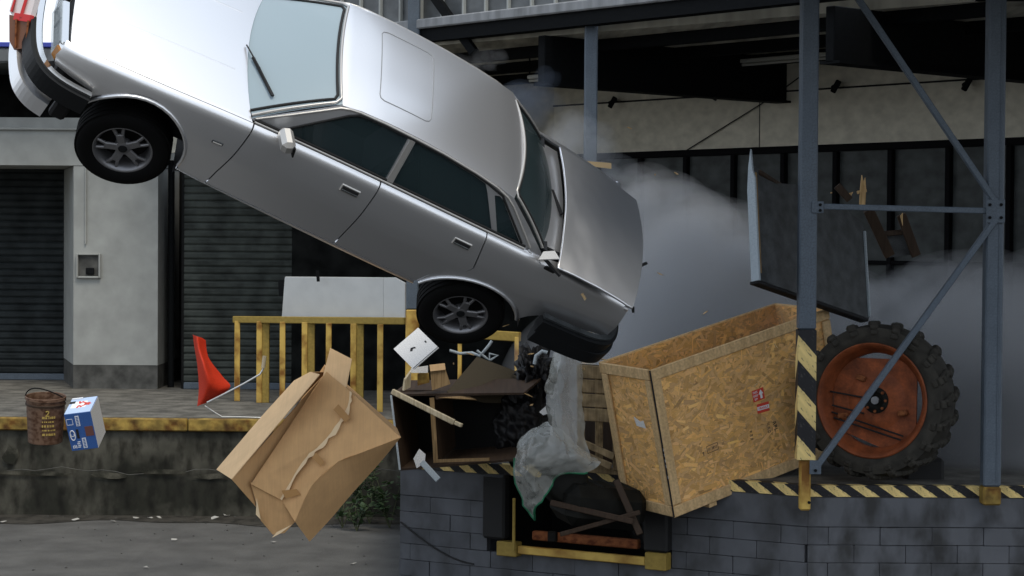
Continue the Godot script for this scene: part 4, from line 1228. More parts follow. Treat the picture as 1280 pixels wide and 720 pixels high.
	for s in [-0.36, 0.36]:
		h = MB.new(); h.box(Transform3D(Basis(), Vector3(0.02, 0.70, s)), Vector3(0.5, 0.16, 0.5), 0.06)
		h.box(Transform3D(Basis(Vector3.BACK, 0.28), Vector3(-0.24, 0.92, s)), Vector3(0.14, 0.5, 0.48), 0.06)
		h.box(Transform3D(Basis(Vector3.BACK, 0.2), Vector3(-0.31, 1.18, s)), Vector3(0.1, 0.14, 0.26), 0.04)
		part(car, "front_seat", h, M.seat)
	h = MB.new(); h.box(Transform3D(Basis(), Vector3(-0.9, 0.72, 0)), Vector3(0.5, 0.16, 1.3), 0.06); h.box(Transform3D(Basis(Vector3.BACK, 0.35), Vector3(-1.2, 0.92, 0)), Vector3(0.15, 0.46, 1.3), 0.06); part(car, "rear_seat", h, M.seat)
	h = MB.new(); h.cube(Vector3(-1.48, 0.95, 0), Vector3(0.38, 0.02, 1.26)); part(car, "parcel_shelf", h, M.trim_dark)
	var wheel_ring := PackedVector3Array()
	var wb := Basis(Vector3.BACK, 0.5)
	for k in 24: wheel_ring.push_back(Vector3(0.46, 0.93, 0.36) + wb * Vector3(0, 0.185 * cos(TAU * k / 24), 0.185 * sin(TAU * k / 24)))
	h = MB.new(); h.tube(wheel_ring, 0.014, 8, true); part(car, "steering_wheel", h, M.rubber)
	# cowl under the windscreen, wipers
	h = MB.new()
	h.patch(func(u: float, v: float) -> Vector3:
		var s := 2.0 * u - 1.0
		return Vector3(lerpf(0.80, 0.97, v) + 0.13 * (1 - s * s) , 0.912 + 0.012 * (1 - s * s), 0.69 * s), 16, 2); part(car, "cowl", h, M.trim_dark)
	var wa := screen_pt(0.47, 0.02) + Vector3(0.02, 0.03, 0); var wc := screen_pt(0.10, 0.26) + Vector3(0.012, 0.018, 0)
	h = MB.new(); h.tube(PackedVector3Array([wa, wa.lerp(wc, 0.5) + Vector3(0.01, 0.02, 0), wc]), 0.006, 6); var wi := part(car, "wiper", h, M.rubber)
	h = MB.new(); h.bar(wa.lerp(wc, 0.25), wc, 0.022, 0.014); part(wi, "blade", h, M.rubber)
	# nose: dark grille, lamps, bumper, chrome strip, lower valance
	h = MB.new(); h.cube(Vector3(2.13, 0.68, 0), Vector3(0.10, 0.18, 1.26), 0.02); part(car, "nose_panel", h, M.plastic_black)
	h = MB.new()
	for k in 9: h.cube(Vector3(2.27, 0.70, -0.16 + k * 0.04), Vector3(0.05, 0.17, 0.012), 0.003)
	part(car, "grille_bars", h, M.chrome)
	h = MB.new()
	for y in [0.61, 0.80]: h.bar(Vector3(2.285, y, -0.2), Vector3(2.285, y, 0.2), 0.02, 0.06, Vector3.RIGHT, 0.006)
	for z in [-0.2, 0.2]: h.bar(Vector3(2.285, 0.60, z), Vector3(2.285, 0.81, z), 0.02, 0.06, Vector3.RIGHT, 0.006)
	part(car, "grille_frame", h, M.chrome)
	for s: float in [-1.0, 1.0]:
		var b := Basis(Vector3.UP, s * -0.13)
		h = MB.new(); h.box(Transform3D(b, Vector3(2.262, 0.70, s * 0.45)), Vector3(0.06, 0.16, 0.44), 0.012); var hl := part(car, "headlamp", h, M.chrome)
		h = MB.new(); h.box(Transform3D(b, Vector3(2.298, 0.70, s * 0.45)), Vector3(0.016, 0.15, 0.42), 0.006); part(hl, "lamp_lens", h, M.lens)
		h = MB.new(); h.box(Transform3D(b, Vector3(2.29, 0.70, s * 0.40)), Vector3(0.03, 0.11, 0.012), 0.002); part(hl, "lamp_divider", h, M.plastic_black)
		h = MB.new(); h.box(Transform3D(Basis(Vector3.UP, s * -0.55), Vector3(2.232, 0.69, s * 0.672)), Vector3(0.05, 0.15, 0.09), 0.014); part(car, "corner_lamp", h, M.chrome)
		h = MB.new(); h.box(Transform3D(Basis(Vector3.UP, s * -0.55), Vector3(2.258, 0.685, s * 0.68)), Vector3(0.02, 0.10, 0.06), 0.008); part(car, "turn_lamp", h, M.amber)
	var run := PackedVector3Array(); var low := PackedVector3Array(); var tail := PackedVector3Array()
	for p in [[1.935, 0.835], [2.10, 0.825], [2.22, 0.79], [2.30, 0.72], [2.35, 0.60], [2.385, 0.40], [2.40, 0.2], [2.405, 0.0]]:
		run.push_back(Vector3(p[0], 0.0, -p[1]))
	for k in range(6, -1, -1): run.push_back(Vector3(run[k].x, 0, -run[k].z))
	for p in [[-1.925, -0.83], [-2.3, -0.815], [-2.47, -0.78], [-2.56, -0.70], [-2.60, -0.5], [-2.62, 0.0]]: tail.push_back(Vector3(p[0], 0, p[1]))
	for k in range(4, -1, -1): tail.push_back(Vector3(tail[k].x, 0, -tail[k].z))
	tail.reverse()
	for p in [[2.13, 0.79], [2.23, 0.76], [2.30, 0.69], [2.34, 0.58], [2.375, 0.40], [2.39, 0.2], [2.395, 0.0]]: low.push_back(Vector3(p[0], 0, -p[1]))
	for k in range(5, -1, -1): low.push_back(Vector3(low[k].x, 0, -low[k].z))
	for path in [run, low, tail]:
		var coarse: Array = []
		for p in path: coarse.append(p)
		path.clear()
		for k in 49: path.push_back(spline(coarse, k / 48.0))
	var move := func(path: PackedVector3Array, y: float, k: float) -> PackedVector3Array:
		var o := PackedVector3Array()
		for p in path: o.push_back(Vector3(p.x - (0.0 if k == 0.0 else k * (0.5 if absf(p.z) > 0.8 else 1.0)), y, p.z * (1.0 - k * 0.4)))
		return o
	h = MB.new(); h.sweep(move.call(run, 0.53, 0.0), PackedVector2Array([Vector2(-0.07, -0.07), Vector2(0.0, -0.07), Vector2(0.02, -0.04), Vector2(0.02, 0.05), Vector2(0.0, 0.072), Vector2(-0.07, 0.072)])); part(car, "front_bumper", h, M.plastic_black)
	h = MB.new(); h.sweep(move.call(run, 0.612, 0.0), PackedVector2Array([Vector2(-0.04, -0.008), Vector2(0.006, -0.010), Vector2(0.014, 0.0), Vector2(0.004, 0.013), Vector2(-0.04, 0.014)])); part(car, "bumper_strip", h, M.chrome)
	h = MB.new(); h.sweep(move.call(low, 0.33, 0.0), PackedVector2Array([Vector2(-0.09, -0.07), Vector2(-0.04, -0.075), Vector2(0.0, -0.04), Vector2(0.005, 0.03), Vector2(-0.015, 0.06), Vector2(-0.09, 0.06)])); part(car, "front_valance", h, M.paint)
	h = MB.new(); h.cube(Vector3(2.05, 0.20, -0.30), Vector3(0.22, 0.10, 0.16), 0.03); h.cube(Vector3(1.98, 0.12, -0.55), Vector3(0.12, 0.16, 0.08), 0.02); part(car, "towing_bracket", h, M.black)
	# tail: panel, bumper, lamps
	h = MB.new(); h.cube(Vector3(-2.49, 0.70, 0), Vector3(0.05, 0.32, 1.44), 0.01); part(car, "tail_panel", h, M.paint)
	h = MB.new(); h.sweep(move.call(tail, 0.475, 0.0), PackedVector2Array([Vector2(-0.07, -0.065), Vector2(0.0, -0.065), Vector2(0.02, -0.04), Vector2(0.02, 0.03), Vector2(0.0, 0.055), Vector2(-0.07, 0.055)])); part(car, "rear_bumper", h, M.plastic_black)
	h = MB.new(); h.sweep(move.call(tail, 0.545, 0.0), PackedVector2Array([Vector2(-0.04, -0.008), Vector2(0.01, -0.006), Vector2(0.01, 0.008), Vector2(-0.04, 0.012)])); part(car, "rear_bumper_strip", h, M.board_grey)
	h = MB.new(); h.sweep(move.call(tail, 0.355, 0.03), PackedVector2Array([Vector2(-0.08, -0.06), Vector2(-0.04, -0.06), Vector2(0.0, 0.0), Vector2(0.004, 0.062), Vector2(-0.08, 0.062)])); part(car, "rear_valance", h, M.plastic_black)
	for s: float in [-1.0, 1.0]:
		h = MB.new(); h.cube(Vector3(-2.515, 0.72, s * 0.56), Vector3(0.03, 0.18, 0.28), 0.01); part(car, "tail_lamp", h, M.red_lens)
	# boot opening and the loose lid
	h = MB.new(); h.cube(Vector3(-2.12, 0.82, 0), Vector3(0.70, 0.02, 1.38)); part(car, "boot_shade_plate", h, M.void)  # black plate stands in for the shaded inside of the boot
	h = MB.new()
	h.panel(body, PackedVector2Array([Vector2(-1.60, 0.862), Vector2(-1.80, 0.862), Vector2(-1.82, 1.0), Vector2(-1.80, 1.138), Vector2(-1.60, 1.138), Vector2(-1.70, 1.0)]), 0.05, 0.02, 0.02, true); part(car, "boot_surround", h, M.paint)
	var la := Vector3(-1.738, 1.010, -0.807); var lb := Vector3(-1.786, 1.020, 0.553); var lc := Vector3(-2.476, 1.080, 0.298); var ld := Vector3(-2.378, 1.060, -0.920)
	var dent := noise(61, 0.55, 3)
	var lid := func(u: float, v: float) -> Vector3:
		var p := la.lerp(lb, u).lerp(ld.lerp(lc, u), v)
		var s := 2.0 * u - 1.0
		p.x += -0.055 * (1.0 - s * s) * v * v + 0.07 * (1.0 - s * s) * (1.0 - v) * (1.0 - v) * -0.6
		p.y += 0.035 * (1.0 - s * s) + 0.02 * sin(PI * v) + 0.006 * dent.get_noise_2d(u * 3.0, v * 2.4) - 0.012 * exp(-((u - 0.3) * (u - 0.3) + (v - 0.15) * (v - 0.15)) * 40.0)
		return p
	h = MB.new(); h.patch(lid, 40, 30, true); var bl := part(car, "boot_lid", h, M.paint)
	bl.set_meta("label", "dented boot lid torn off its hinges")
	h = MB.new()
	h.patch(func(u: float, v: float) -> Vector3: return lid.call(lerpf(0.03, 0.97, u), lerpf(0.03, 0.97, v)) - Vector3(0, 0.03, 0), 10, 8)
	part(bl, "lid_inner", h, M.black)
	h = MB.new()
	var rim := PackedVector3Array()
	for k in 20: rim.push_back(lid.call(k / 20.0, 0.0))
	for k in 16: rim.push_back(lid.call(1.0, k / 16.0))
	for k in 20: rim.push_back(lid.call(1.0 - k / 20.0, 1.0))
	for k in 16: rim.push_back(lid.call(0.0, 1.0 - k / 16.0))
	for k in rim.size(): rim[k] -= Vector3(0, 0.011, 0)
	h.tube(rim, 0.011, 6, true); part(bl, "lid_rim", h, M.paint)
	h = MB.new(); h.bar(Vector3(-1.715, 0.980, 0.045), Vector3(-1.786, 1.000, -0.200), 0.02, 0.02); h.bar(Vector3(-1.592, 0.980, -0.728), Vector3(-1.766, 0.980, -0.860), 0.02, 0.02); part(car, "boot_hinge", h, M.black)
	h = MB.new(); h.sheet(PackedVector3Array([Vector3(-1.532, 1.030, -0.861), Vector3(-1.578, 1.030, -0.751), Vector3(-1.683, 1.030, -0.684), Vector3(-1.726, 1.030, -0.745)]), 0.012); part(car, "hinge_cover", h, M.carton_white)
	# wheels, drooping on their springs
	for q in [[1.50, 0.205, -1.0], [-1.435, 0.125, -1.0], [1.455, 0.2, 1.0], [-1.435, 0.14, 1.0]]:
		wheel(car, Vector3(q[0], q[1], 0.755 * q[2]), q[2], rng.randf_range(0, 72))
	h = MB.new()
	for x in [1.455, -1.435]: h.tube(PackedVector3Array([Vector3(x, 0.2, -0.66), Vector3(x, 0.3, 0), Vector3(x, 0.2, 0.66)]), 0.04, 8)
	part(car, "axles", h, M.black)

func wheel(car: Node3D, c: Vector3, side: float, turn: float) -> void:
	# axis along z, outer face towards «side»
	var n := Node3D.new(); n.name = part_name(car, "wheel"); car.add_child(n)
	n.position = c
	# lathe axis y -> car z * side
	var xf := Transform3D(Basis(Vector3.RIGHT, Vector3(0, 0, side), Vector3(0, -side, 0)), Vector3.ZERO)
	var R := 0.335
	var m := MB.new()
	m.lathe([Vector2(0.19, -0.19), Vector2(0.25, -0.205), Vector2(0.30, -0.20), Vector2(R - 0.008, -0.18), Vector2(R, -0.16), Vector2(R + 0.004, -0.09), Vector2(R, -0.01), Vector2(R - 0.010, 0.012), Vector2(0.315, 0.026), Vector2(0.275, 0.034), Vector2(0.235, 0.030), Vector2(0.212, 0.018), Vector2(0.205, 0.0)], 56, xf, true)
	part(n, "tyre", m, M.tyre)
	m = MB.new()
	for k in 4: m.lathe([Vector2(R - 0.004, -0.150 + k * 0.042), Vector2(R + 0.0075, -0.150 + k * 0.042), Vector2(R + 0.0075, -0.122 + k * 0.042), Vector2(R - 0.004, -0.122 + k * 0.042)], 56, xf)
	part(n, "tread_ribs", m, M.tyre)
	m = MB.new()
	m.lathe([Vector2(0.185, -0.15), Vector2(0.188, -0.02), Vector2(0.197, -0.005), Vector2(0.214, 0.004), Vector2(0.218, 0.014), Vector2(0.212, 0.020), Vector2(0.203, 0.018), Vector2(0.196, 0.006), Vector2(0.182, -0.012), Vector2(0.178, -0.15)], 56, xf, true)
	part(n, "rim", m, M.alloy)
	m = MB.new(); m.lathe([Vector2(0.0, -0.10), Vector2(0.185, -0.11)], 32, xf); part(n, "brake_disc", m, M.hollow)
	var sp := MB.new()
	sp.bar(Vector3(0.040, -0.012, 0), Vector3(0.135, -0.004, 0), 0.062, 0.024, Vector3.UP, 0.007)
	for o: float in [-1.0, 1.0]:
		# twin tips that part towards the rim
		sp.bar(Vector3(0.125, -0.005, o * 0.020), Vector3(0.194, -0.012, o * 0.040), 0.024, 0.024, Vector3.UP, 0.006)
	var shape := sp.mesh()
	for k in 5:
		inst(n, "spoke", shape, M.alloy, xf * Transform3D(Basis(Vector3.UP, deg_to_rad(turn + k * 72.0)), Vector3.ZERO))
	m = MB.new(); m.lathe([Vector2(0.062, -0.05), Vector2(0.062, -0.008), Vector2(0.050, 0.002), Vector2(0.034, 0.004)], 28, xf, true); part(n, "hub", m, M.alloy)
	m = MB.new(); m.lathe([Vector2(0.033, 0.0), Vector2(0.031, 0.008), Vector2(0.0, 0.012)], 24, xf, true); part(n, "hub_cap", m, M.plastic_black)

# ---------------------------------------------------------------- crates, boxes and the rest
func lumber(t: Node3D, nm: String, c: Vector3, size: Vector3, m: Material) -> void:
	var b := MB.new(); b.cube(Vector3.ZERO, size, 0.006)
	inst(t, nm, b.mesh(), m, Transform3D(Basis.from_euler(Vector3(rng.randf_range(-0.004, 0.004), rng.randf_range(-0.004, 0.004), rng.randf_range(-0.006, 0.006))), c))

func make_crate() -> void:
	var bs := Basis(Vector3(0.8099, 0.2404, -0.5351), Vector3(-0.1781, 0.9699, 0.1662), Vector3(0.5589, -0.0393, 0.8283)).orthonormalized()
	var t := thing("strand_board_crate", "large open strand board crate with pale timber frames, tipping off the dock", "crate", Vector3(1.943, 1.967, -18.750), bs)
	var X := 1.048; var Y := 0.666; var Z := 0.371
	var m := MB.new(); m.cube(Vector3(0, 0, Z - 0.028), Vector3(2 * X - 0.06, 2 * Y - 0.02, 0.014)); part(t, "front_panel", m, M.osb)
	m = MB.new(); m.cube(Vector3(0, 0, -Z + 0.028), Vector3(2 * X - 0.06, 2 * Y - 0.02, 0.014)); part(t, "back_panel", m, M.osb)
	m = MB.new(); m.cube(Vector3(-X + 0.026, 0, 0), Vector3(0.014, 2 * Y - 0.02, 2 * Z - 0.03)); part(t, "end_panel", m, M.osb)
	m = MB.new(); m.cube(Vector3(X - 0.026, 0, 0), Vector3(0.014, 2 * Y - 0.02, 2 * Z - 0.03)); part(t, "end_panel", m, M.osb)
	m = MB.new(); m.cube(Vector3(0, -Y + 0.02, 0), Vector3(2 * X - 0.06, 0.016, 2 * Z - 0.07)); part(t, "bottom_panel", m, M.osb)
	# frames: front and back, then both ends
	for s in [1.0, -1.0]:
		lumber(t, "top_rail", Vector3(0, Y - 0.05, s * (Z - 0.010)), Vector3(2 * X - 0.004, 0.10, 0.022), M.lumber)
		lumber(t, "bottom_rail", Vector3(0.0, -Y + 0.05, s * (Z - 0.010)), Vector3(2 * X - 0.004, 0.10, 0.022), M.lumber)
		for e in [-1.0, 1.0]:
			lumber(t, "corner_batten", Vector3(e * (X - 0.055), 0, s * (Z - 0.010)), Vector3(0.10, 2 * Y - 0.205, 0.021), M.lumber)
		lumber(t, "end_top_rail", Vector3(s * (X - 0.008), Y - 0.05, 0), Vector3(0.022, 0.10, 2 * Z - 0.046), M.lumber)
		lumber(t, "end_bottom_rail", Vector3(s * (X - 0.008), -Y + 0.05, 0), Vector3(0.022, 0.10, 2 * Z - 0.046), M.lumber)
		for e in [-1.0, 1.0]:
			lumber(t, "end_batten", Vector3(s * (X - 0.008), 0, e * (Z - 0.062)), Vector3(0.021, 2 * Y - 0.205, 0.08), M.lumber)
		lumber(t, "runner", Vector3(s * 0.6, -Y - 0.022, 0), Vector3(0.09, 0.045, 2 * Z - 0.02), M.lumber)
	m = MB.new(); m.cube(Vector3(-X - 0.002, 0, Z + 0.001), Vector3(0.012, 2 * Y - 0.01, 0.008)); part(t, "corner_gap", m, M.black)
	# staple strip on the near corner
	m = MB.new()
	for k in 5: m.cube(Vector3(-X + 0.001, -0.30 + k * 0.05 + 0.1 * (k % 2), Z + 0.001), Vector3(0.012, 0.03, 0.008), 0.002)
	part(t, "corner_staple", m, M.carton_white)
	# torn paper on the end, handling stickers, stencils
	var zf := Z - 0.021
	m = MB.new(); m.sheet(PackedVector3Array([Vector3(-X + 0.0175, 0.20, 0.00), Vector3(-X + 0.0175, 0.12, 0.02), Vector3(-X + 0.0175, 0.11, 0.15), Vector3(-X + 0.0175, 0.18, 0.13), Vector3(-X + 0.0175, 0.165, 0.08)]), 0.002); part(t, "torn_label", m, M.white_board)
	var st := Node3D.new(); st.name = "arrow_sticker"; t.add_child(st); st.position = Vector3(0.098, 0.115, zf + 0.002); st.rotation.z = 0.02
	m = MB.new(); m.cube(Vector3.ZERO, Vector3(0.135, 0.105, 0.002)); part(st, "red_field", m, M.print_red)
	m = MB.new(); m.prism(PackedVector2Array([Vector2(0.018, -0.04), Vector2(0.043, -0.04), Vector2(0.043, 0.0), Vector2(0.058, 0.0), Vector2(0.030, 0.042), Vector2(0.002, 0.0), Vector2(0.018, 0.0)]), Transform3D(Basis(), Vector3(0, 0, 0.0012)), 0.001); part(st, "white_arrow", m, M.print_white)
	m = MB.new()
	for k in 3: m.text(["THIS", "SIDE", "UP"][k], 0.026, Transform3D(Basis(), Vector3(-0.034, 0.031 - k * 0.031, 0.0018)), 0.001)
	part(st, "sticker_lettering", m, M.print_white)
	var fr := Node3D.new(); fr.name = "fragile_sticker"; t.add_child(fr); fr.position = Vector3(0.13, -0.012, zf + 0.002); fr.rotation.z = -0.06
	m = MB.new(); m.cube(Vector3.ZERO, Vector3(0.14, 0.085, 0.002)); part(fr, "red_field", m, M.print_red)
	m = MB.new(); m.cube(Vector3(0, 0, 0.0015), Vector3(0.136, 0.034, 0.002)); part(fr, "white_band", m, M.print_white)
	m = MB.new(); m.text("FRAGILE", 0.028, Transform3D(Basis(), Vector3(0, 0, 0.003)), 0.001); part(fr, "sticker_lettering", m, M.print_red)
	var sn := Node3D.new(); sn.name = "ink_stamp"; t.add_child(sn); sn.position = Vector3(-0.50, -0.20, zf); sn.rotation.z = 0.03
	m = MB.new()
	for q in [[0, 0.032, 0.125, 0.005], [0, -0.032, 0.125, 0.005], [-0.062, 0, 0.005, 0.064], [0.062, 0, 0.005, 0.064]]: m.cube(Vector3(q[0], q[1], 0.0005), Vector3(q[2], q[3], 0.001))
	m.text("SF 2812", 0.030, Transform3D(Basis(), Vector3(0, 0, 0.001)), 0.001)
	m.text("1", 0.05, Transform3D(Basis(), Vector3(-0.11, -0.02, 0.001)), 0.001)
	m.text("U-", 0.03, Transform3D(Basis(), Vector3(0.125, 0.0, 0.001)), 0.001)
	part(sn, "stamp_ink", m, M.print_brown)
	sn = Node3D.new(); sn.name = "grade_stamp"; t.add_child(sn); sn.position = Vector3(0.20, -0.215, zf)
	m = MB.new()
	m.text("APL", 0.055, Transform3D(Basis(Vector3.BACK, -1.45), Vector3(0.035, 0, 0.001)), 0.001)
	for k in 3: m.text(["SE", "24", "EX"][k], 0.03, Transform3D(Basis(), Vector3(-0.04, 0.04 - k * 0.036, 0.001)), 0.001)
	for k in 3: m.text(["36", "OB", "10"][k], 0.026, Transform3D(Basis(), Vector3(-0.25, 0.03 - k * 0.035, 0.001)), 0.001)
	part(sn, "stamp_ink", m, M.print_brown)

func make_pallet_crate() -> void:
	var t := thing("slatted_crate", "weathered slatted crate of narrow boards behind the strand board crate", "crate", Vector3(0.753, 1.563, -18.900))
	var tl := Vector3(0.606, 2.326, -18.800); var tr := Vector3(0.972, 2.319, -18.600); var bl := Vector3(0.617, 1.811, -18.800); var br := Vector3(0.976, 1.810, -18.600)
	for k in 4:
		var a := tl.lerp(bl, (k + 0.46) / 4.0); var b := tr.lerp(br, (k + 0.46) / 4.0)
		var m := MB.new(); m.bar(a, b, 0.022, 0.118, Vector3.UP, 0.005); part(t, "slat", m, M.pallet, true)
	for k in 3:
		var u: float = [0.06, 0.5, 0.93][k]
		var m := MB.new(); m.bar(tl.lerp(tr, u) + Vector3(0, 0.0, -0.03), bl.lerp(br, u) + Vector3(0, -0.42, -0.03), 0.07, 0.03, Vector3.BACK, 0.005); part(t, "upright", m, M.pallet, true)
	for q in [[Vector3(0.646, 1.627, -18.750), Vector3(0.928, 1.515, -18.600)], [Vector3(0.632, 1.533, -18.750), Vector3(0.900, 1.428, -18.600)], [Vector3(0.609, 1.379, -18.900), Vector3(1.006, 1.368, -18.700)]]:
		var m := MB.new(); m.bar(q[0], q[1], 0.03, 0.06, Vector3.UP, 0.005); part(t, "base_slat", m, M.pallet, true)
	var m := MB.new(); m.sheet(PackedVector3Array([tl, tr, br + Vector3(0, -0.4, 0), bl + Vector3(0, -0.4, 0)]), 0.01)
	for k in m.v.size(): m.v[k] += Vector3(0.02, -0.02, -0.5)
	part(t, "back_board", m, M.brown_wood, true)

func make_cardboard_box() -> void:
	var A := Vector3(-1.554, 2.331, -17.450); var B := Vector3(-0.905, 1.822, -17.050); var C := Vector3(-1.669, 0.931, -17.250); var D := Vector3(-2.126, 1.437, -17.000)
	var t := thing("cardboard_box", "big torn brown cardboard box tumbling in the air with its flaps open", "box", (A + C) * 0.5)
	var th := 0.007
	var nf := noise(41, 0.9, 3)
	# the big face: two flaps meeting on a torn, taped seam
	var s0 := Vector3(-1.329, 2.180, -17.240); var s1 := Vector3(-1.364, 2.017, -17.200); var s2 := Vector3(-1.542, 1.771, -17.120); var s3 := Vector3(-1.704, 1.613, -17.100); var s4 := Vector3(-1.882, 1.300, -17.060)
	var E2 := Vector3(-1.415, 1.623, -17.030); var E3 := Vector3(-1.767, 1.127, -17.030)
	var back := Vector3(-0.06, 0.03, -0.5)
	var m := MB.new(); m.sheet(PackedVector3Array([A, s0, s1, s2, s3, s4, D]), th); part(t, "left_flap", m, M.card, true)
	var inn := Vector3(0.0, -0.004, -0.025)
	m = MB.new(); m.sheet(PackedVector3Array([s0 + inn, B, Vector3(-1.222, 1.700, -17.000), E2, Vector3(-1.624, 1.431, -16.970), E3, s4 + inn, s3 + inn, s2 + inn, s1 + inn]), th); part(t, "right_flap", m, M.card, true)
	# the shaded side below the soft corner
	m = MB.new()
	m.patch(func(u: float, v: float) -> Vector3:
		var top := spline([B, Vector3(-1.222, 1.700, -17.000), E2, Vector3(-1.624, 1.431, -16.970), E3], u)
		var low := spline([B + Vector3(0, 0, -0.02), Vector3(-1.120, 1.555, -17.250), Vector3(-1.322, 1.327, -17.300), Vector3(-1.495, 1.119, -17.300), C], u)
		return top.lerp(low, v) + Vector3(0.3, -0.2, 0.6) * 0.025 * sin(PI * v) * sin(PI * u), 18, 6)
	part(t, "lower_side", m, M.card, true)
	m = MB.new(); m.sheet(PackedVector3Array([A, B, B + back, A + back]), th); part(t, "right_side", m, M.card, true)
	# left side folded open: outer strip with light put into its colour, and its inside
	var L0 := Vector3(-2.429, 1.537, -17.150); var L1 := Vector3(-2.270, 1.487, -16.900); var L2 := Vector3(-1.585, 2.327, -17.200); var L3 := Vector3(-1.688, 2.330, -17.450); var L4 := Vector3(-1.828, 2.252, -17.500); var L5 := Vector3(-2.084, 1.962, -17.400)
	m = MB.new(); m.sheet(PackedVector3Array([L0, L1, L2, L3, L4, L5]), th); part(t, "open_flap", m, M.card_pale_lit, true)
	var back2 := Vector3(0.1, -0.02, -0.35)
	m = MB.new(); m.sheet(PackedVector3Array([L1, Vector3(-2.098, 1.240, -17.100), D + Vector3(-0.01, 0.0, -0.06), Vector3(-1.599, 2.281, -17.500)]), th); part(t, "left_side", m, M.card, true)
	m = MB.new(); m.sheet(PackedVector3Array([L0, L0 + back2, L3 + back2, L3, L5]), th); part(t, "far_side", m, M.card, true)
	m = MB.new(); m.sheet(PackedVector3Array([A + back, B + back, C + Vector3(-0.01, 0.10, -0.25), D + back]), th); part(t, "back_side", m, M.card, true)
	# tab standing up at the top
	m = MB.new(); m.sheet(PackedVector3Array([Vector3(-1.530, 2.528, -17.550), Vector3(-1.343, 2.438, -17.500), Vector3(-1.373, 2.202, -17.300), Vector3(-1.581, 2.297, -17.450)]), th); part(t, "upright_tab", m, M.card_pale_lit, true)
	# ragged bottom
	m = MB.new(); m.sheet(PackedVector3Array([Vector3(-2.135, 1.454, -17.020), Vector3(-2.078, 1.208, -17.100), Vector3(-2.052, 1.135, -17.050), Vector3(-1.958, 1.010, -17.100), Vector3(-1.865, 1.017, -17.150), Vector3(-1.774, 1.117, -17.100), Vector3(-1.755, 1.197, -17.100), Vector3(-1.878, 1.324, -17.080)]), th); part(t, "torn_bottom", m, M.card, true)
	m = MB.new(); m.sheet(PackedVector3Array([Vector3(-2.079, 1.326, -17.000), Vector3(-2.046, 1.148, -17.000), Vector3(-2.085, 1.188, -17.000)]), 0.004); m.sheet(PackedVector3Array([Vector3(-1.953, 0.998, -17.000), Vector3(-1.914, 1.044, -17.000), Vector3(-1.785, 1.108, -17.020), Vector3(-1.888, 1.031, -17.000)]), 0.004); part(t, "torn_strip", m, M.torn, true)
	# torn paper along the seam, tape pieces
	m = MB.new()
	var seam := [s0, s1, s2, s3, s4]
	var r := RandomNumberGenerator.new(); r.seed = 9
	var rowa := PackedVector3Array(); var rowb := PackedVector3Array()
	for k in 25:
		var p := spline(seam, k / 24.0) + Vector3(0, 0.004, 0.014)
		var side := Vector3(0.8, -0.5, 0.1)
		rowa.push_back(p - side * (0.004 + r.randf() * 0.010)); rowb.push_back(p + side * (0.006 + r.randf() * 0.03 * (0.25 + sin(PI * k / 24.0))))
	for k in 24: m.quad(rowa[k], rowb[k], rowb[k + 1], rowa[k + 1])
	part(t, "torn_edge", m, M.torn, true)

	m = MB.new(); m.sheet(PackedVector3Array([Vector3(-1.465, 2.042, -17.130), Vector3(-1.425, 2.088, -17.130), Vector3(-1.325, 1.977, -17.120), Vector3(-1.364, 1.937, -17.120)]), 0.003); part(t, "tape", m, M.tape, true)
	m = MB.new(); m.sheet(PackedVector3Array([Vector3(-1.632, 1.653, -17.040), Vector3(-1.600, 1.699, -17.040), Vector3(-1.526, 1.622, -17.030), Vector3(-1.559, 1.582, -17.030)]), 0.003); part(t, "tape", m, M.tape, true)
	m = MB.new(); m.sheet(PackedVector3Array([Vector3(-1.876, 1.386, -17.000), Vector3(-1.752, 1.400, -17.000), Vector3(-1.719, 1.355, -17.000), Vector3(-1.843, 1.321, -17.000)]), 0.003); part(t, "tape", m, M.tape, true)

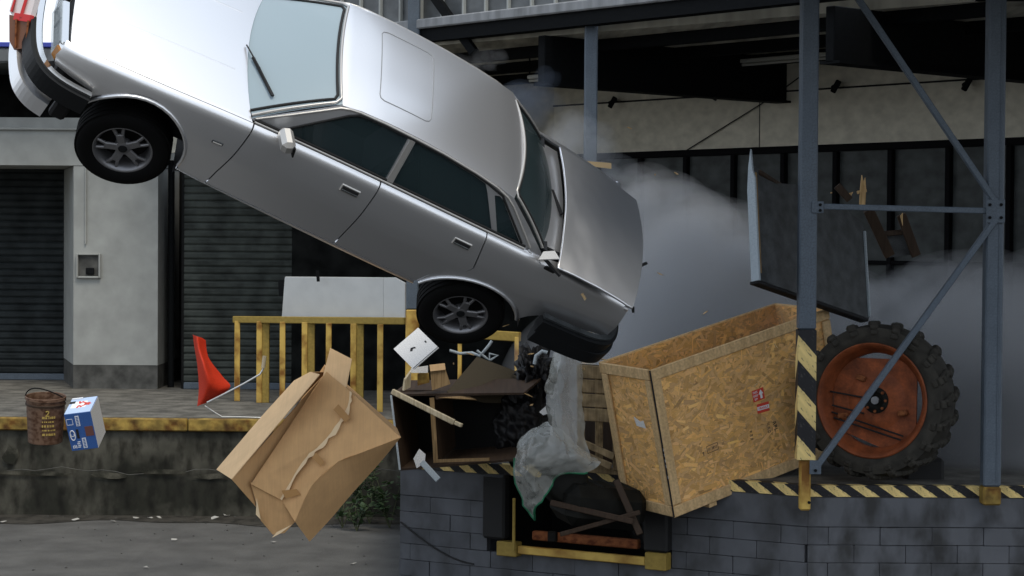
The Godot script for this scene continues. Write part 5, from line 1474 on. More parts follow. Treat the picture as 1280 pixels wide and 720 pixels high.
func make_bucket_and_carton() -> void:
	var c := Vector3(-4.304, 1.556, -19.200)
	var b := Basis.from_euler(Vector3(0.13, 0, -0.035))
	var t := thing("bucket", "battered brown bucket with a wire handle in mid-air beside the blue carton", "bucket", c, b)
	var m := MB.new()
	m.lathe([Vector2(0, 0.0), Vector2(0.150, 0.0), Vector2(0.156, 0.006), Vector2(0.178, 0.40), Vector2(0.186, 0.405), Vector2(0.186, 0.43), Vector2(0.180, 0.435), Vector2(0.174, 0.43), Vector2(0.150, 0.012), Vector2(0, 0.012)], 40, Transform3D(), false); part(t, "shell", m, M.bucket)
	m = MB.new(); m.lathe([Vector2(0.176, 0.352), Vector2(0.184, 0.357), Vector2(0.184, 0.370), Vector2(0.177, 0.375)], 40, Transform3D()); part(t, "rim_band", m, M.brown_wood)
	m = MB.new()
	var arcp := PackedVector3Array()
	for k in 15:
		var a := PI * k / 14.0
		arcp.push_back(Vector3(-0.186 * cos(a), 0.40 + 0.115 * sin(a) + 0.02 * sin(2 * a), 0.10 * sin(a)))
	m.tube(arcp, 0.006, 6); part(t, "wire_handle", m, M.dark_steel)
	m = MB.new()
	var xf := Transform3D(Basis(Vector3.UP, 0.42), Vector3.ZERO) * Transform3D(Basis(), Vector3(0, 0, 0.172))
	m.text("2", 0.075, xf * Transform3D(Basis(), Vector3(-0.02, 0.30, 0.003)), 0.002, "Droid Sans", 0.175)
	for k in 5:
		var an := -0.36
		while an < 0.34:
			var wd := rng.randf_range(0.03, 0.11)
			m.box(Transform3D(Basis(Vector3.UP, 0.42 + an), Vector3.ZERO) * Transform3D(Basis(), Vector3(0, 0.262 - k * 0.040, 0.1735 - k * 0.0022)), Vector3(wd * 0.17, 0.02 if k % 2 == 0 else 0.012, 0.003))
			an += wd + rng.randf_range(0.02, 0.06)
	part(t, "bucket_print", m, M.bucket_text)
	# blue carton
	var cb := Basis(Vector3(0.9902, 0.1327, 0.0437), Vector3(-0.1397, 0.939, 0.3141), Vector3(0.0007, -0.3171, 0.9484)).orthonormalized()
	t = thing("printed_carton", "small blue and white printed carton flying beside the bucket", "carton", Vector3(-3.899, 1.744, -19.009), cb)
	var X := 0.122; var Y := 0.182; var Z := 0.178
	m = MB.new(); m.cube(Vector3(0, 0, 0), Vector3(2 * X, 2 * Y, 2 * Z), 0.003); part(t, "carton_body", m, M.carton_blue)
	m = MB.new(); m.cube(Vector3(X + 0.001, 0, 0), Vector3(0.002, 2 * Y - 0.006, 2 * Z - 0.006)); part(t, "white_side", m, M.carton_white)
	m = MB.new(); m.cube(Vector3(0, Y + 0.001, 0), Vector3(2 * X - 0.006, 0.002, 2 * Z - 0.006)); part(t, "pale_top", m, M.carton_pale)
	m = MB.new()
	var up := Basis(Vector3.RIGHT, -PI / 2)
	for k in 9:
		var a := k * 0.7
		m.box(Transform3D(Basis(Vector3.UP, a), Vector3(0.02 + 0.045 * cos(a * 2.0), Y + 0.003, -0.02 + 0.05 * sin(a))), Vector3(0.055, 0.001, 0.018))
	part(t, "red_emblem", m, M.print_red)
	m = MB.new(); m.cube(Vector3(-0.02, Y + 0.0025, -0.02), Vector3(0.14, 0.001, 0.15)); m.cube(Vector3(-0.06, Y + 0.006, -Z + 0.02), Vector3(0.10, 0.012, 0.02)); part(t, "white_patch", m, M.print_white)
	m = MB.new(); m.cube(Vector3(-X + 0.03, Y + 0.003, -0.08), Vector3(0.05, 0.004, 0.05)); part(t, "hand_hole", m, M.trim_dark)
	var z := Z + 0.001
	m = MB.new()
	for q in [[-0.085, 0.13, 0.055, 0.004], [-0.085, 0.075, 0.055, 0.004], [-0.112, 0.10, 0.004, 0.055], [-0.058, 0.10, 0.004, 0.055]]: m.cube(Vector3(q[0], q[1], z), Vector3(q[2], q[3], 0.002))
	var ring := PackedVector3Array()
	for k in 20: ring.push_back(Vector3(-0.083 + 0.022 * cos(TAU * k / 20), -0.03 + 0.048 * sin(TAU * k / 20), z))
	m.tube(ring, 0.005, 5, true)
	m.cube(Vector3(-0.012, 0.105, z), Vector3(0.036, 0.10, 0.002)); m.cube(Vector3(0.01, -0.115, z), Vector3(0.036, 0.10, 0.002))
	m.text("C", 0.05, Transform3D(Basis(Vector3.BACK, PI / 2), Vector3(-0.083, -0.03, z)), 0.002)
	for k in 4: m.cube(Vector3(-0.045 + 0.006 * (k % 2), -0.15 + k * 0.017, z), Vector3(0.026, 0.009, 0.002))
	for k in 3: m.cube(Vector3(-0.098 + k * 0.014, -0.145 + 0.004 * (k % 2), z), Vector3(0.008, 0.03, 0.002))
	part(t, "white_print", m, M.print_white)
	m = MB.new(); m.cube(Vector3(-0.035, -0.02, z), Vector3(0.024, 0.09, 0.002)); part(t, "dark_window", m, M.trim_dark)
	m = MB.new(); m.cube(Vector3(0.075, -0.005, z), Vector3(0.075, 0.095, 0.002)); part(t, "brown_window", m, M.print_dark)
	m = MB.new()
	for q in [[-0.012, 0.105], [0.01, -0.115]]:
		for k in 6: m.cube(Vector3(q[0], q[1] - 0.038 + k * 0.015, z + 0.0015), Vector3(0.02, 0.009, 0.001))
	part(t, "blue_lettering", m, M.carton_blue)

func make_umbrella() -> void:
	var t := thing("umbrella", "torn red umbrella with bent white wire ribs, blown open in the air", "umbrella", Vector3(-3.106, 1.795, -21.000))
	var nz := noise(12, 0.25, 3)
	var m := MB.new()
	m.patch(grid_surface([
		[Vector3(-3.171, 1.746, -21.000), Vector3(-3.123, 1.767, -20.950), Vector3(-3.075, 1.783, -20.950), Vector3(-3.017, 1.812, -21.000)],
		[Vector3(-3.155, 1.925, -21.000), Vector3(-3.037, 1.964, -20.800), Vector3(-2.939, 1.925, -20.900), Vector3(-2.847, 1.939, -21.050)],
		[Vector3(-3.172, 2.151, -21.000), Vector3(-3.078, 2.164, -20.800), Vector3(-3.027, 2.123, -20.950), Vector3(-2.935, 2.049, -21.100)],
		[Vector3(-3.213, 2.326, -21.050), Vector3(-3.142, 2.327, -20.900), Vector3(-3.108, 2.289, -21.000), Vector3(-3.067, 2.238, -21.050)],
		[Vector3(-3.230, 2.472, -21.050), Vector3(-3.174, 2.461, -20.950), Vector3(-3.133, 2.443, -21.000), Vector3(-3.100, 2.416, -21.050)]], 0.008, nz), 18, 22)
	part(t, "red_cloth", m, M.red_cloth, true)
	m = MB.new(); m.tube(PackedVector3Array([Vector3(-3.052, 1.799, -20.850), Vector3(-2.876, 1.889, -20.850), Vector3(-2.691, 1.987, -20.850), Vector3(-2.523, 2.085, -20.850), Vector3(-2.499, 2.125, -20.850), Vector3(-2.483, 2.157, -20.850)]), 0.009, 8); part(t, "shaft", m, M.wire, true)
	m = MB.new(); m.tube(PackedVector3Array([Vector3(-2.491, 2.149, -20.850), Vector3(-2.476, 2.270, -20.850)]), 0.020, 10); part(t, "handle", m, M.cream, true)
	m = MB.new(); m.tube(PackedVector3Array([Vector3(-3.083, 1.763, -20.900), Vector3(-2.986, 1.699, -20.900), Vector3(-2.906, 1.651, -20.900), Vector3(-2.735, 1.648, -20.950), Vector3(-2.531, 1.637, -21.000)]), 0.006, 6)
	part(t, "bent_rib", m, M.wire, true)

func make_railing() -> void:
	var t := thing("guard_rail", "yellow painted guard rail with flat uprights on the left dock", "railing", Vector3(-2.686, 1.222, -28.000))
	var a := Vector3(-3.752, 1.220, -28.483); var b := Vector3(-1.371, 1.220, -26.578)
	var n := 9
	var m := MB.new()
	m.bar(a + Vector3(-0.05, 1.115, -0.05), b + Vector3(0.02, 1.185, -0.05), 0.09, 0.09, Vector3.UP, 0.008); part(t, "top_rail", m, M.yellow_old, true)
	for u in [0.0, 0.14, 0.285, 0.42, 0.565, 0.71, 0.865]:
		var p := a.lerp(b, u)
		var h := lerpf(1.10, 1.14, u)
		m = MB.new(); m.cube(p + Vector3(0, h * 0.5, 0.04), Vector3(0.075, h, 0.03), 0.005); part(t, "upright", m, M.yellow, true)
	for u in [0.175, 0.455, 0.745]:
		var p := a.lerp(b, u)
		m = MB.new(); m.cube(p + Vector3(0.0, 0.56, -0.06), Vector3(0.10, 1.12, 0.06), 0.005); part(t, "back_post", m, M.yellow_old, true)
	t = thing("guard_rail_end", "short end section of yellow guard rail under the rear wheel of the car", "railing", Vector3(0.066, 1.572, -24.400))
	m = MB.new(); m.bar(Vector3(-0.664, 2.339, -24.800), Vector3(0.098, 2.315, -24.400), 0.07, 0.11, Vector3.UP, 0.008); part(t, "top_rail", m, M.yellow_old, true)
	for q in [[Vector3(0.060, 2.315, -24.400), Vector3(0.060, 1.007, -24.400)], [Vector3(-0.617, 2.320, -24.800), Vector3(-0.617, 0.962, -24.800)]]:
		m = MB.new(); m.bar(q[0], q[1], 0.05, 0.06, Vector3.BACK, 0.006); part(t, "upright", m, M.yellow, true)
	t = thing("hoarding_panel", "plain white hoarding panel fixed above the yellow guard rail", "panel", Vector3(-2.228, 2.373, -27.600))
	m = MB.new(); m.sheet(PackedVector3Array([Vector3(-3.112, 2.344, -28.200), Vector3(-1.659, 2.369, -27.000), Vector3(-1.650, 2.955, -26.800), Vector3(-3.049, 2.934, -28.000)]), 0.025); part(t, "board", m, M.panel_white, true)
	m = MB.new(); m.sheet(PackedVector3Array([Vector3(-1.655, 2.370, -26.990), Vector3(-1.364, 2.383, -26.700), Vector3(-1.361, 2.889, -26.600), Vector3(-1.500, 2.958, -26.700), Vector3(-1.646, 2.955, -26.790)]), 0.025); part(t, "board", m, M.panel_white, true)
	m = MB.new(); m.bar(Vector3(-2.551, 2.885, -27.400), Vector3(-2.563, 3.033, -27.400), 0.04, 0.03, Vector3.BACK); part(t, "clip", m, M.dark_steel, true)
	m = MB.new(); m.bar(Vector3(-3.119, 2.888, -28.150), Vector3(-3.108, 2.671, -28.150), 0.09, 0.03, Vector3.BACK); part(t, "clip", m, M.dark_steel, true)

func make_tractor_wheel() -> void:
	var c := Vector3(3.226, 2.068, -18.250)
	var ax := Vector3(-0.50, 0.03, 0.866).normalized()
	var y := ax; var x := Vector3.UP.cross(y).normalized(); var z := x.cross(y)
	var t := thing("tractor_wheel", "large tractor wheel with an orange centre leaning on the dock behind the striped post", "wheel", c, Basis(x, y, z))
	# local y is the axle, facing the viewer
	var R := 0.69; var w := 0.17
	var m := MB.new()
	m.lathe([Vector2(0.49, -w), Vector2(0.56, -w - 0.02), Vector2(0.64, -w - 0.005), Vector2(R - 0.05, -w + 0.04), Vector2(R - 0.028, -w * 0.5), Vector2(R - 0.022, 0), Vector2(R - 0.028, w * 0.5), Vector2(R - 0.05, w - 0.04), Vector2(0.64, w + 0.005), Vector2(0.57, w + 0.022), Vector2(0.53, w + 0.018), Vector2(0.495, w), Vector2(0.475, w - 0.03)], 64, Transform3D(), true)
	part(t, "tyre", m, M.tractor_tyre)
	var l := MB.new()
	# one slanting lug, from the middle of the tread over the shoulder
	var pts := [[0.02, R - 0.018, -0.10], [0.09, R - 0.018, -0.05], [0.15, R - 0.026, 0.0], [0.180, R - 0.07, 0.02], [0.186, R - 0.12, 0.03]]
	for k in 4:
		var p = pts[k]; var q = pts[k + 1]
		l.bar(Vector3(p[1] * cos(p[2]), p[0], p[1] * sin(p[2])), Vector3(q[1] * cos(q[2]), q[0], q[1] * sin(q[2])), 0.072, 0.05, Vector3(cos(p[2]), 0.3 if k > 1 else 0.0, sin(p[2])), 0.012)
	var lug := l.mesh()
	for k in 20:
		inst(t, "lug", lug, M.tractor_tyre, Transform3D(Basis(Vector3.UP, TAU * k / 20.0), Vector3.ZERO))
		inst(t, "lug", lug, M.tractor_tyre, Transform3D(Basis(Vector3.UP, TAU * (k + 0.5) / 20.0) * Basis(Vector3.RIGHT, PI), Vector3.ZERO))
	m = MB.new()
	m.lathe([Vector2(0.46, -w), Vector2(0.50, -w - 0.01), Vector2(0.50, -w), Vector2(0.455, -0.05), Vector2(0.43, -0.03), Vector2(0.43, 0.05), Vector2(0.45, 0.07), Vector2(0.465, w - 0.05), Vector2(0.50, w - 0.01), Vector2(0.505, w + 0.012), Vector2(0.495, w + 0.02), Vector2(0.475, w + 0.01), Vector2(0.452, w - 0.05), Vector2(0.435, 0.075), Vector2(0.415, 0.05), Vector2(0.415, -0.03), Vector2(0.44, -0.06), Vector2(0.455, -w)], 64, Transform3D(), true)
	part(t, "rim", m, M.orange)
	# dished centre with flats, which leave gaps at the rim
	var poly := PackedVector2Array()
	for k in 60:
		var a := TAU * k / 60.0
		var r := 0.428
		for f in [[0.0, 0.36], [90.0, 0.365], [180.0, 0.40], [250.0, 0.375]]:
			var d := cos(a - deg_to_rad(f[0]))
			if d > 0.01: r = minf(r, f[1] / d)
		poly.push_back(Vector2(cos(a), sin(a)) * r)
	m = MB.new(); m.prism(poly, Transform3D(Basis(Vector3.RIGHT, Vector3.FORWARD, Vector3.UP), Vector3(0, 0.02, 0)), 0.02); part(t, "centre_disc", m, M.orange)
	m = MB.new(); m.lathe([Vector2(0.26, 0.04), Vector2(0.20, 0.062), Vector2(0.165, 0.065), Vector2(0.0, 0.065)], 40, Transform3D(), true); part(t, "disc_boss", m, M.orange)
	m = MB.new(); m.lathe([Vector2(0.115, 0.06), Vector2(0.115, 0.078), Vector2(0.075, 0.082), Vector2(0.068, 0.072), Vector2(0.0, 0.072)], 32, Transform3D(), true); part(t, "hub_plate", m, M.machine)
	m = MB.new(); m.lathe([Vector2(0.034, 0.07), Vector2(0.034, 0.10), Vector2(0.0, 0.104)], 20, Transform3D(), true); part(t, "axle_end", m, M.gutter)
	for k in 8:
		var a := TAU * k / 8.0
		m = MB.new(); m.lathe([Vector2(0.014, 0.075), Vector2(0.014, 0.095), Vector2(0.0, 0.097)], 6, Transform3D(Basis(), Vector3(cos(a) * 0.095, 0, sin(a) * 0.095))); part(t, "bolt", m, M.rust)
	for q in [[0.21, 0.25, 0.10, 0.06], [-0.28, -0.14, -0.19, 0.08], [0.05, -0.3, 0.15, -0.26]]:
		m = MB.new(); m.box(Transform3D(Basis(Vector3.UP, q[0]), Vector3(q[1], 0.072, q[2])), Vector3(0.09, 0.05, 0.05), 0.01); part(t, "rim_clamp", m, M.rust)
	for q in [[-0.42, -0.06, 0.05, 0.0], [-0.40, 0.12, 0.26, 0.30], [-0.38, 0.17, 0.24, 0.335], [-0.40, 0.06, -0.1, 0.12]]:
		m = MB.new(); m.tube(PackedVector3Array([Vector3(q[0], 0.085, q[1]), Vector3(q[2], 0.085, q[3])]), 0.008, 6); part(t, "strap", m, M.black)
	m = MB.new(); m.cube(Vector3(3.702, 1.415, -18.700), Vector3(0.35, 0.22, 0.3), 0.03)
	var k := thing("wheel_chock", "dark block wedged under the right side of the tractor wheel", "block", Vector3(3.703, 1.329, -18.700))
	part(k, "block", m, M.rubber, true)

func make_debris() -> void:
	var m: MB
	var t: Node3D
	# torn cabinet board behind the striped post
	var bb := Basis(Vector3(0.6338, -0.1998, -0.7473), Vector3(-0.0199, 0.9615, -0.2739), Vector3(0.7733, 0.1885, 0.6054)).orthonormalized()
	t = thing("cabinet_board", "big dark grey cabinet panel with a pale splintered edge, flying behind the striped post", "panel", Vector3(2.674, 3.429, -18.592), bb)
	m = MB.new(); m.sheet(PackedVector3Array([Vector3(-0.92, -0.513, 0), Vector3(0.937, -0.513, 0), Vector3(0.937, 0.40, 0), Vector3(0.55, 0.47, 0), Vector3(0.20, 0.40, 0), Vector3(-0.25, 0.50, 0), Vector3(-0.6, 0.43, 0), Vector3(-0.92, 0.513, 0)]), 0.03); part(t, "board", m, M.board_grey)
	m = MB.new(); m.sheet(PackedVector3Array([Vector3(-0.94, -0.52, -0.05), Vector3(-0.94, -0.52, 0.03), Vector3(-0.94, 0.40, 0.03), Vector3(-0.94, 0.47, 0.01), Vector3(-0.94, 0.66, 0.0), Vector3(-0.94, 0.50, -0.03), Vector3(-0.94, 0.30, -0.05)]), 0.025); part(t, "side_panel", m, M.board_edge)
	m = MB.new(); m.bar(Vector3(-0.915, -0.45, 0.024), Vector3(-0.915, 0.45, 0.02), 0.02, 0.014, Vector3.BACK); part(t, "glue_strip", m, M.brown_edge)
	m = MB.new(); m.bar(Vector3(0.93, -0.5, 0.012), Vector3(0.93, 0.32, 0.012), 0.022, 0.04, Vector3.BACK); part(t, "edge_strip", m, M.board_edge)
	m = MB.new(); m.bar(Vector3(-0.86, 0.47, 0.0), Vector3(0.05, 0.40, -0.06), 0.07, 0.05, Vector3.UP, 0.01); m.bar(Vector3(0.0, 0.42, -0.05), Vector3(0.7, 0.50, -0.14), 0.05, 0.05, Vector3.UP, 0.01); part(t, "broken_rail", m, M.brown_wood)
	m = MB.new(); m.bar(Vector3(-0.94, -0.528, -0.03), Vector3(0.93, -0.528, -0.03), 0.09, 0.03, Vector3.UP, 0.006); part(t, "bottom_rail", m, M.black)
	t = thing("split_batten", "pale split wooden batten standing up above the steel cross rail", "piece of wood", Vector3(3.152, 3.791, -18.800))
	m = MB.new(); m.sheet(PackedVector3Array([Vector3(3.131, 3.790, -18.800), Vector3(3.181, 3.791, -18.800), Vector3(3.187, 3.935, -18.800), Vector3(3.179, 4.036, -18.800), Vector3(3.165, 3.993, -18.800), Vector3(3.149, 4.058, -18.800), Vector3(3.136, 3.935, -18.800)]), 0.04); part(t, "batten", m, M.lumber_end, true)
	m = MB.new(); m.bar(Vector3(3.108, 3.899, -18.800), Vector3(3.194, 3.921, -18.800), 0.03, 0.03, Vector3.UP, 0.005); part(t, "cross_piece", m, M.lumber_end, true)
	t = thing("broken_cabinet_frame", "dark broken cabinet frame pieces in the smoke right of the grey panel", "broken frame", Vector3(3.539, 3.475, -19.600))
	for q in [[Vector3(3.313, 3.757, -19.400), Vector3(3.556, 3.325, -19.600), 0.10], [Vector3(3.638, 3.716, -19.500), Vector3(3.804, 3.327, -19.600), 0.09], [Vector3(3.004, 3.976, -19.300), Vector3(3.124, 3.843, -19.300), 0.07], [Vector3(3.425, 3.527, -19.600), Vector3(3.704, 3.552, -19.600), 0.05]]:
		m = MB.new(); m.bar(q[0], q[1], q[2], 0.04, Vector3.BACK, 0.006); part(t, "frame_piece", m, M.brown_wood, true)
	m = MB.new(); m.sheet(PackedVector3Array([Vector3(3.465, 3.535, -19.700), Vector3(3.677, 3.582, -19.700), Vector3(3.808, 3.341, -19.700), Vector3(3.574, 3.309, -19.700)]), 0.02); part(t, "frame_board", m, M.board_grey, true)
	m = MB.new(); m.sheet(PackedVector3Array([Vector3(3.079, 3.895, -19.300), Vector3(3.153, 3.918, -19.300), Vector3(3.124, 3.858, -19.300)]), 0.03); m.sheet(PackedVector3Array([Vector3(3.621, 3.700, -19.450), Vector3(3.643, 3.730, -19.450), Vector3(3.645, 3.611, -19.450)]), 0.02); part(t, "fresh_split", m, M.lumber_end, true)
	# open dark cabinet on the dock edge
	t = thing("open_cabinet", "open fronted dark cabinet lying on the left edge of the block dock", "cabinet", Vector3(-0.575, 1.396, -19.000))
	var TL := Vector3(-1.113, 2.005, -19.250); var BL := Vector3(-1.027, 1.314, -19.250); var TM := Vector3(-0.727, 2.000, -19.050); var BM := Vector3(-0.686, 1.405, -19.050); var TR := Vector3(0.114, 2.076, -18.600); var BR := Vector3(0.118, 1.488, -18.600)
	var dp := Vector3(0.16, 0.10, -0.46)
	m = MB.new(); m.sheet(PackedVector3Array([TL, BL, BL + dp, TL + dp]), 0.02); part(t, "side_board", m, M.brown_wood, true)
	m = MB.new(); m.sheet(PackedVector3Array([TL, TR, TR + dp, TL + dp]), 0.02); part(t, "top_board", m, M.brown_wood, true)
	m = MB.new(); m.sheet(PackedVector3Array([BL, BR, BR + dp, BL + dp]), 0.02); part(t, "bottom_board", m, M.brown_wood, true)
	m = MB.new(); m.sheet(PackedVector3Array([TL + dp, TR + dp, BR + dp, BL + dp]), 0.01); part(t, "back_board", m, M.void, true)
	m = MB.new(); m.sheet(PackedVector3Array([TM, BM, BM + dp, TM + dp]), 0.02); part(t, "middle_board", m, M.brown_wood, true)
	m = MB.new(); m.bar(TL + Vector3(0, 0, 0.012), BL + Vector3(0, 0, 0.012), 0.018, 0.012, Vector3.BACK); part(t, "pale_edging", m, M.board_edge, true)
	m = MB.new(); m.bar(TM + Vector3(0, 0, 0.014), BM + Vector3(0, 0, 0.014), 0.042, 0.02, Vector3.BACK); m.bar(Vector3(-0.662, 1.427, -18.980), Vector3(-0.192, 1.470, -18.750), 0.02, 0.028, Vector3.UP); part(t, "raw_edge", m, M.brown_edge, true)
	m = MB.new(); m.bar(Vector3(-1.019, 2.046, -19.300), Vector3(-0.271, 2.059, -19.000), 0.05, 0.02); m.bar(Vector3(-0.688, 2.004, -19.000), Vector3(-0.269, 2.055, -18.850), 0.016, 0.03); part(t, "cracked_top", m, M.brown_wood, true)
	m = MB.new(); m.sheet(PackedVector3Array([Vector3(-0.665, 2.008, -18.950), Vector3(-0.394, 2.029, -18.900), Vector3(-0.312, 1.997, -18.850)]), 0.012); part(t, "split_corner", m, M.brown_edge, true)
	t = thing("cream_batten", "cream painted batten lying across the front of the dark cabinet", "batten", Vector3(-0.764, 1.902, -18.900))
	m = MB.new(); m.bar(Vector3(-1.085, 2.068, -18.900), Vector3(-0.513, 1.796, -18.800), 0.045, 0.05, Vector3.UP, 0.006); part(t, "batten", m, M.cream, true)
	m = MB.new(); m.bar(Vector3(-0.513, 1.796, -18.800), Vector3(-0.440, 1.769, -18.780), 0.036, 0.036, Vector3.UP, 0.006); part(t, "tenon", m, M.cream, true)
	t = thing("bracket_piece", "small white broken bracket falling below the dark cabinet", "bracket", Vector3(-0.782, 1.427, -18.700))
	m = MB.new(); m.sheet(PackedVector3Array([Vector3(-0.876, 1.477, -18.700), Vector3(-0.826, 1.564, -18.700), Vector3(-0.768, 1.514, -18.700), Vector3(-0.775, 1.442, -18.700), Vector3(-0.846, 1.391, -18.700)]), 0.03); part(t, "bracket_head", m, M.white_board, true)
	m = MB.new(); m.bar(Vector3(-0.804, 1.449, -18.700), Vector3(-0.649, 1.290, -18.650), 0.055, 0.03, Vector3.BACK, 0.004); part(t, "bracket_arm", m, M.board_edge, true)
	t = thing("hardboard_sheet", "dull brown hardboard sheet propped under the rear wheel of the car", "sheet", Vector3(-0.289, 2.044, -19.200))
	m = MB.new(); m.sheet(PackedVector3Array([Vector3(-0.593, 2.056, -19.000), Vector3(-0.322, 2.364, -19.300), Vector3(0.081, 2.205, -19.500), Vector3(0.119, 1.928, -19.300), Vector3(-0.256, 1.963, -19.000)]), 0.008); part(t, "sheet", m, M.hardboard, true)
	t = thing("white_sheet", "square of white card with a black mark, flying below the rear wheel", "card", Vector3(-0.828, 2.504, -18.026), Basis(Vector3(0.4794, -0.3962, 0.783), Vector3(0.7461, 0.6539, -0.1259), Vector3(-0.4621, 0.6446, 0.6091)).orthonormalized())
	m = MB.new(); m.cube(Vector3.ZERO, Vector3(0.40, 0.285, 0.008), 0.001); part(t, "card", m, M.white_board)
	m = MB.new(); m.cube(Vector3(0.187, 0.0, 0.002), Vector3(0.006, 0.285, 0.01)); part(t, "card_fold", m, M.board_grey)
	m = MB.new(); m.sheet(PackedVector3Array([Vector3(-0.05, -0.03, 0.005), Vector3(-0.02, -0.055, 0.005), Vector3(0.0, -0.04, 0.005), Vector3(-0.02, -0.02, 0.005), Vector3(0.0, 0.0, 0.005), Vector3(-0.02, 0.005, 0.005)]), 0.002); m.cube(Vector3(0.02, 0.10, 0.005), Vector3(0.03, 0.012, 0.002)); part(t, "black_mark", m, M.black)
	t = thing("small_yellow_box", "small broken yellow and white box behind the cabinet", "box", Vector3(-0.886, 2.091, -19.000))
	m = MB.new(); m.sheet(PackedVector3Array([Vector3(-0.989, 2.068, -19.000), Vector3(-0.975, 2.171, -19.000), Vector3(-0.929, 2.238, -19.100), Vector3(-0.935, 2.091, -19.100)]), 0.02); part(t, "yellow_side", m, M.cream, true)
	m = MB.new(); m.sheet(PackedVector3Array([Vector3(-0.936, 2.223, -19.100), Vector3(-0.922, 2.268, -19.100), Vector3(-0.767, 2.291, -19.100), Vector3(-0.767, 2.225, -19.100)]), 0.01); part(t, "white_lid", m, M.white_board, true)
	m = MB.new(); m.sheet(PackedVector3Array([Vector3(-0.865, 2.213, -19.150), Vector3(-0.761, 2.222, -19.150), Vector3(-0.754, 2.133, -19.150), Vector3(-0.864, 2.103, -19.150)]), 0.02); part(t, "yellow_back", m, M.nosing, true)
	t = thing("cardboard_scrap", "scrap of brown cardboard with a pale lip beside the small yellow box", "cardboard", Vector3(-0.671, 2.159, -19.100))
	m = MB.new(); m.sheet(PackedVector3Array([Vector3(-0.749, 2.304, -19.000), Vector3(-0.610, 2.320, -19.000), Vector3(-0.602, 2.262, -19.000), Vector3(-0.741, 2.246, -19.000)]), 0.012); part(t, "pale_lip", m, M.card_pale_lit, true)
	m = MB.new(); m.sheet(PackedVector3Array([Vector3(-0.742, 2.245, -19.020), Vector3(-0.603, 2.260, -19.020), Vector3(-0.557, 2.130, -19.000), Vector3(-0.725, 2.070, -19.000)]), 0.01); part(t, "brown_side", m, M.brown_edge, true)
	t = thing("plastic_strip", "bent pale plastic strips caught under the rear tyre", "plastic strip", Vector3(-0.246, 2.411, -18.600))
	m = MB.new(); m.tube(PackedVector3Array([Vector3(-0.555, 2.459, -18.600), Vector3(-0.461, 2.431, -18.600), Vector3(-0.354, 2.439, -18.600), Vector3(-0.281, 2.416, -18.500), Vector3(-0.203, 2.509, -18.500), Vector3(-0.175, 2.552, -18.500)]), 0.014, 6)
	m.tube(PackedVector3Array([Vector3(-0.309, 2.466, -18.500), Vector3(-0.238, 2.409, -18.500), Vector3(-0.195, 2.381, -18.500), Vector3(-0.195, 2.438, -18.500), Vector3(-0.124, 2.424, -18.500), Vector3(-0.188, 2.381, -18.500)]), 0.012, 6); part(t, "strip", m, M.board_edge, true)
	# bin bag, machinery and plastic sheets
	t = thing("bin_bag", "crumpled black bin bag heaped between the cabinet and the plastic sheet", "bag", Vector3(0.085, 1.454, -19.200))
	var nb := noise(21, 0.9, 4)
	m = MB.new(); m.blob(Vector3(0.083, 1.741, -19.300), Vector3(0.26, 0.36, 0.28), nb, 0.34, 48, 34); m.blob(Vector3(0.213, 2.210, -19.200), Vector3(0.17, 0.24, 0.2), nb, 0.8, 80, 24); part(t, "bag", m, M.bag, true)
	m = MB.new(); m.tube(PackedVector3Array([Vector3(0.209, 2.321, -18.950), Vector3(0.223, 2.395, -18.950), Vector3(0.281, 2.439, -18.950), Vector3(0.325, 2.425, -18.950)]), 0.018, 6); part(t, "bag_tie", m, M.board_edge, true)
	t = thing("machine_block", "rounded lump of dark oily machinery in front of the leveller pit", "machine", Vector3(0.717, 0.929, -18.200))
	m = MB.new()
	m.box(Transform3D(Basis.from_euler(Vector3(0.1, 0.4, -0.12)), Vector3(0.775, 1.128, -18.300)), Vector3(0.78, 0.36, 0.5), 0.09); part(t, "housing", m, M.machine, true)
	m = MB.new(); m.lathe([Vector2(0, -0.12), Vector2(0.17, -0.12), Vector2(0.2, -0.09), Vector2(0.2, 0.06), Vector2(0.17, 0.10), Vector2(0, 0.10)], 32, Transform3D(Basis.from_euler(Vector3(PI / 2 - 0.2, 0.3, 0)), Vector3(0.475, 1.335, -18.200)), true); part(t, "end_cover", m, M.machine, true)
	for k in 4:
		m = MB.new(); m.box(Transform3D(Basis.from_euler(Vector3(0.1, 0.4, -0.12)), Vector3(0.775, 1.128, -18.300) + Vector3(-0.18 + k * 0.14, 0.19 - k * 0.02, 0.02 - k * 0.05)), Vector3(0.05, 0.06, 0.44), 0.015); part(t, "cooling_rib", m, M.machine, true)
	for q in [[Vector3(0.346, 1.177, -18.000), Vector3(1.063, 1.028, -17.900), 0.05], [Vector3(0.432, 0.899, -18.000), Vector3(1.121, 1.105, -17.950), 0.04], [Vector3(0.919, 1.364, -18.100), Vector3(1.126, 0.904, -18.000), 0.06]]:
		m = MB.new(); m.bar(q[0], q[1], q[2], 0.03, Vector3.BACK, 0.006); part(t, "support_bar", m, M.brown_wood, true)
	t = thing("hanging_plastic_sheet", "clear plastic sheet hanging from the car boot down behind the slatted crate", "plastic sheet", Vector3(0.505, 1.480, -18.300))
	var nz := noise(33, 0.42, 3)
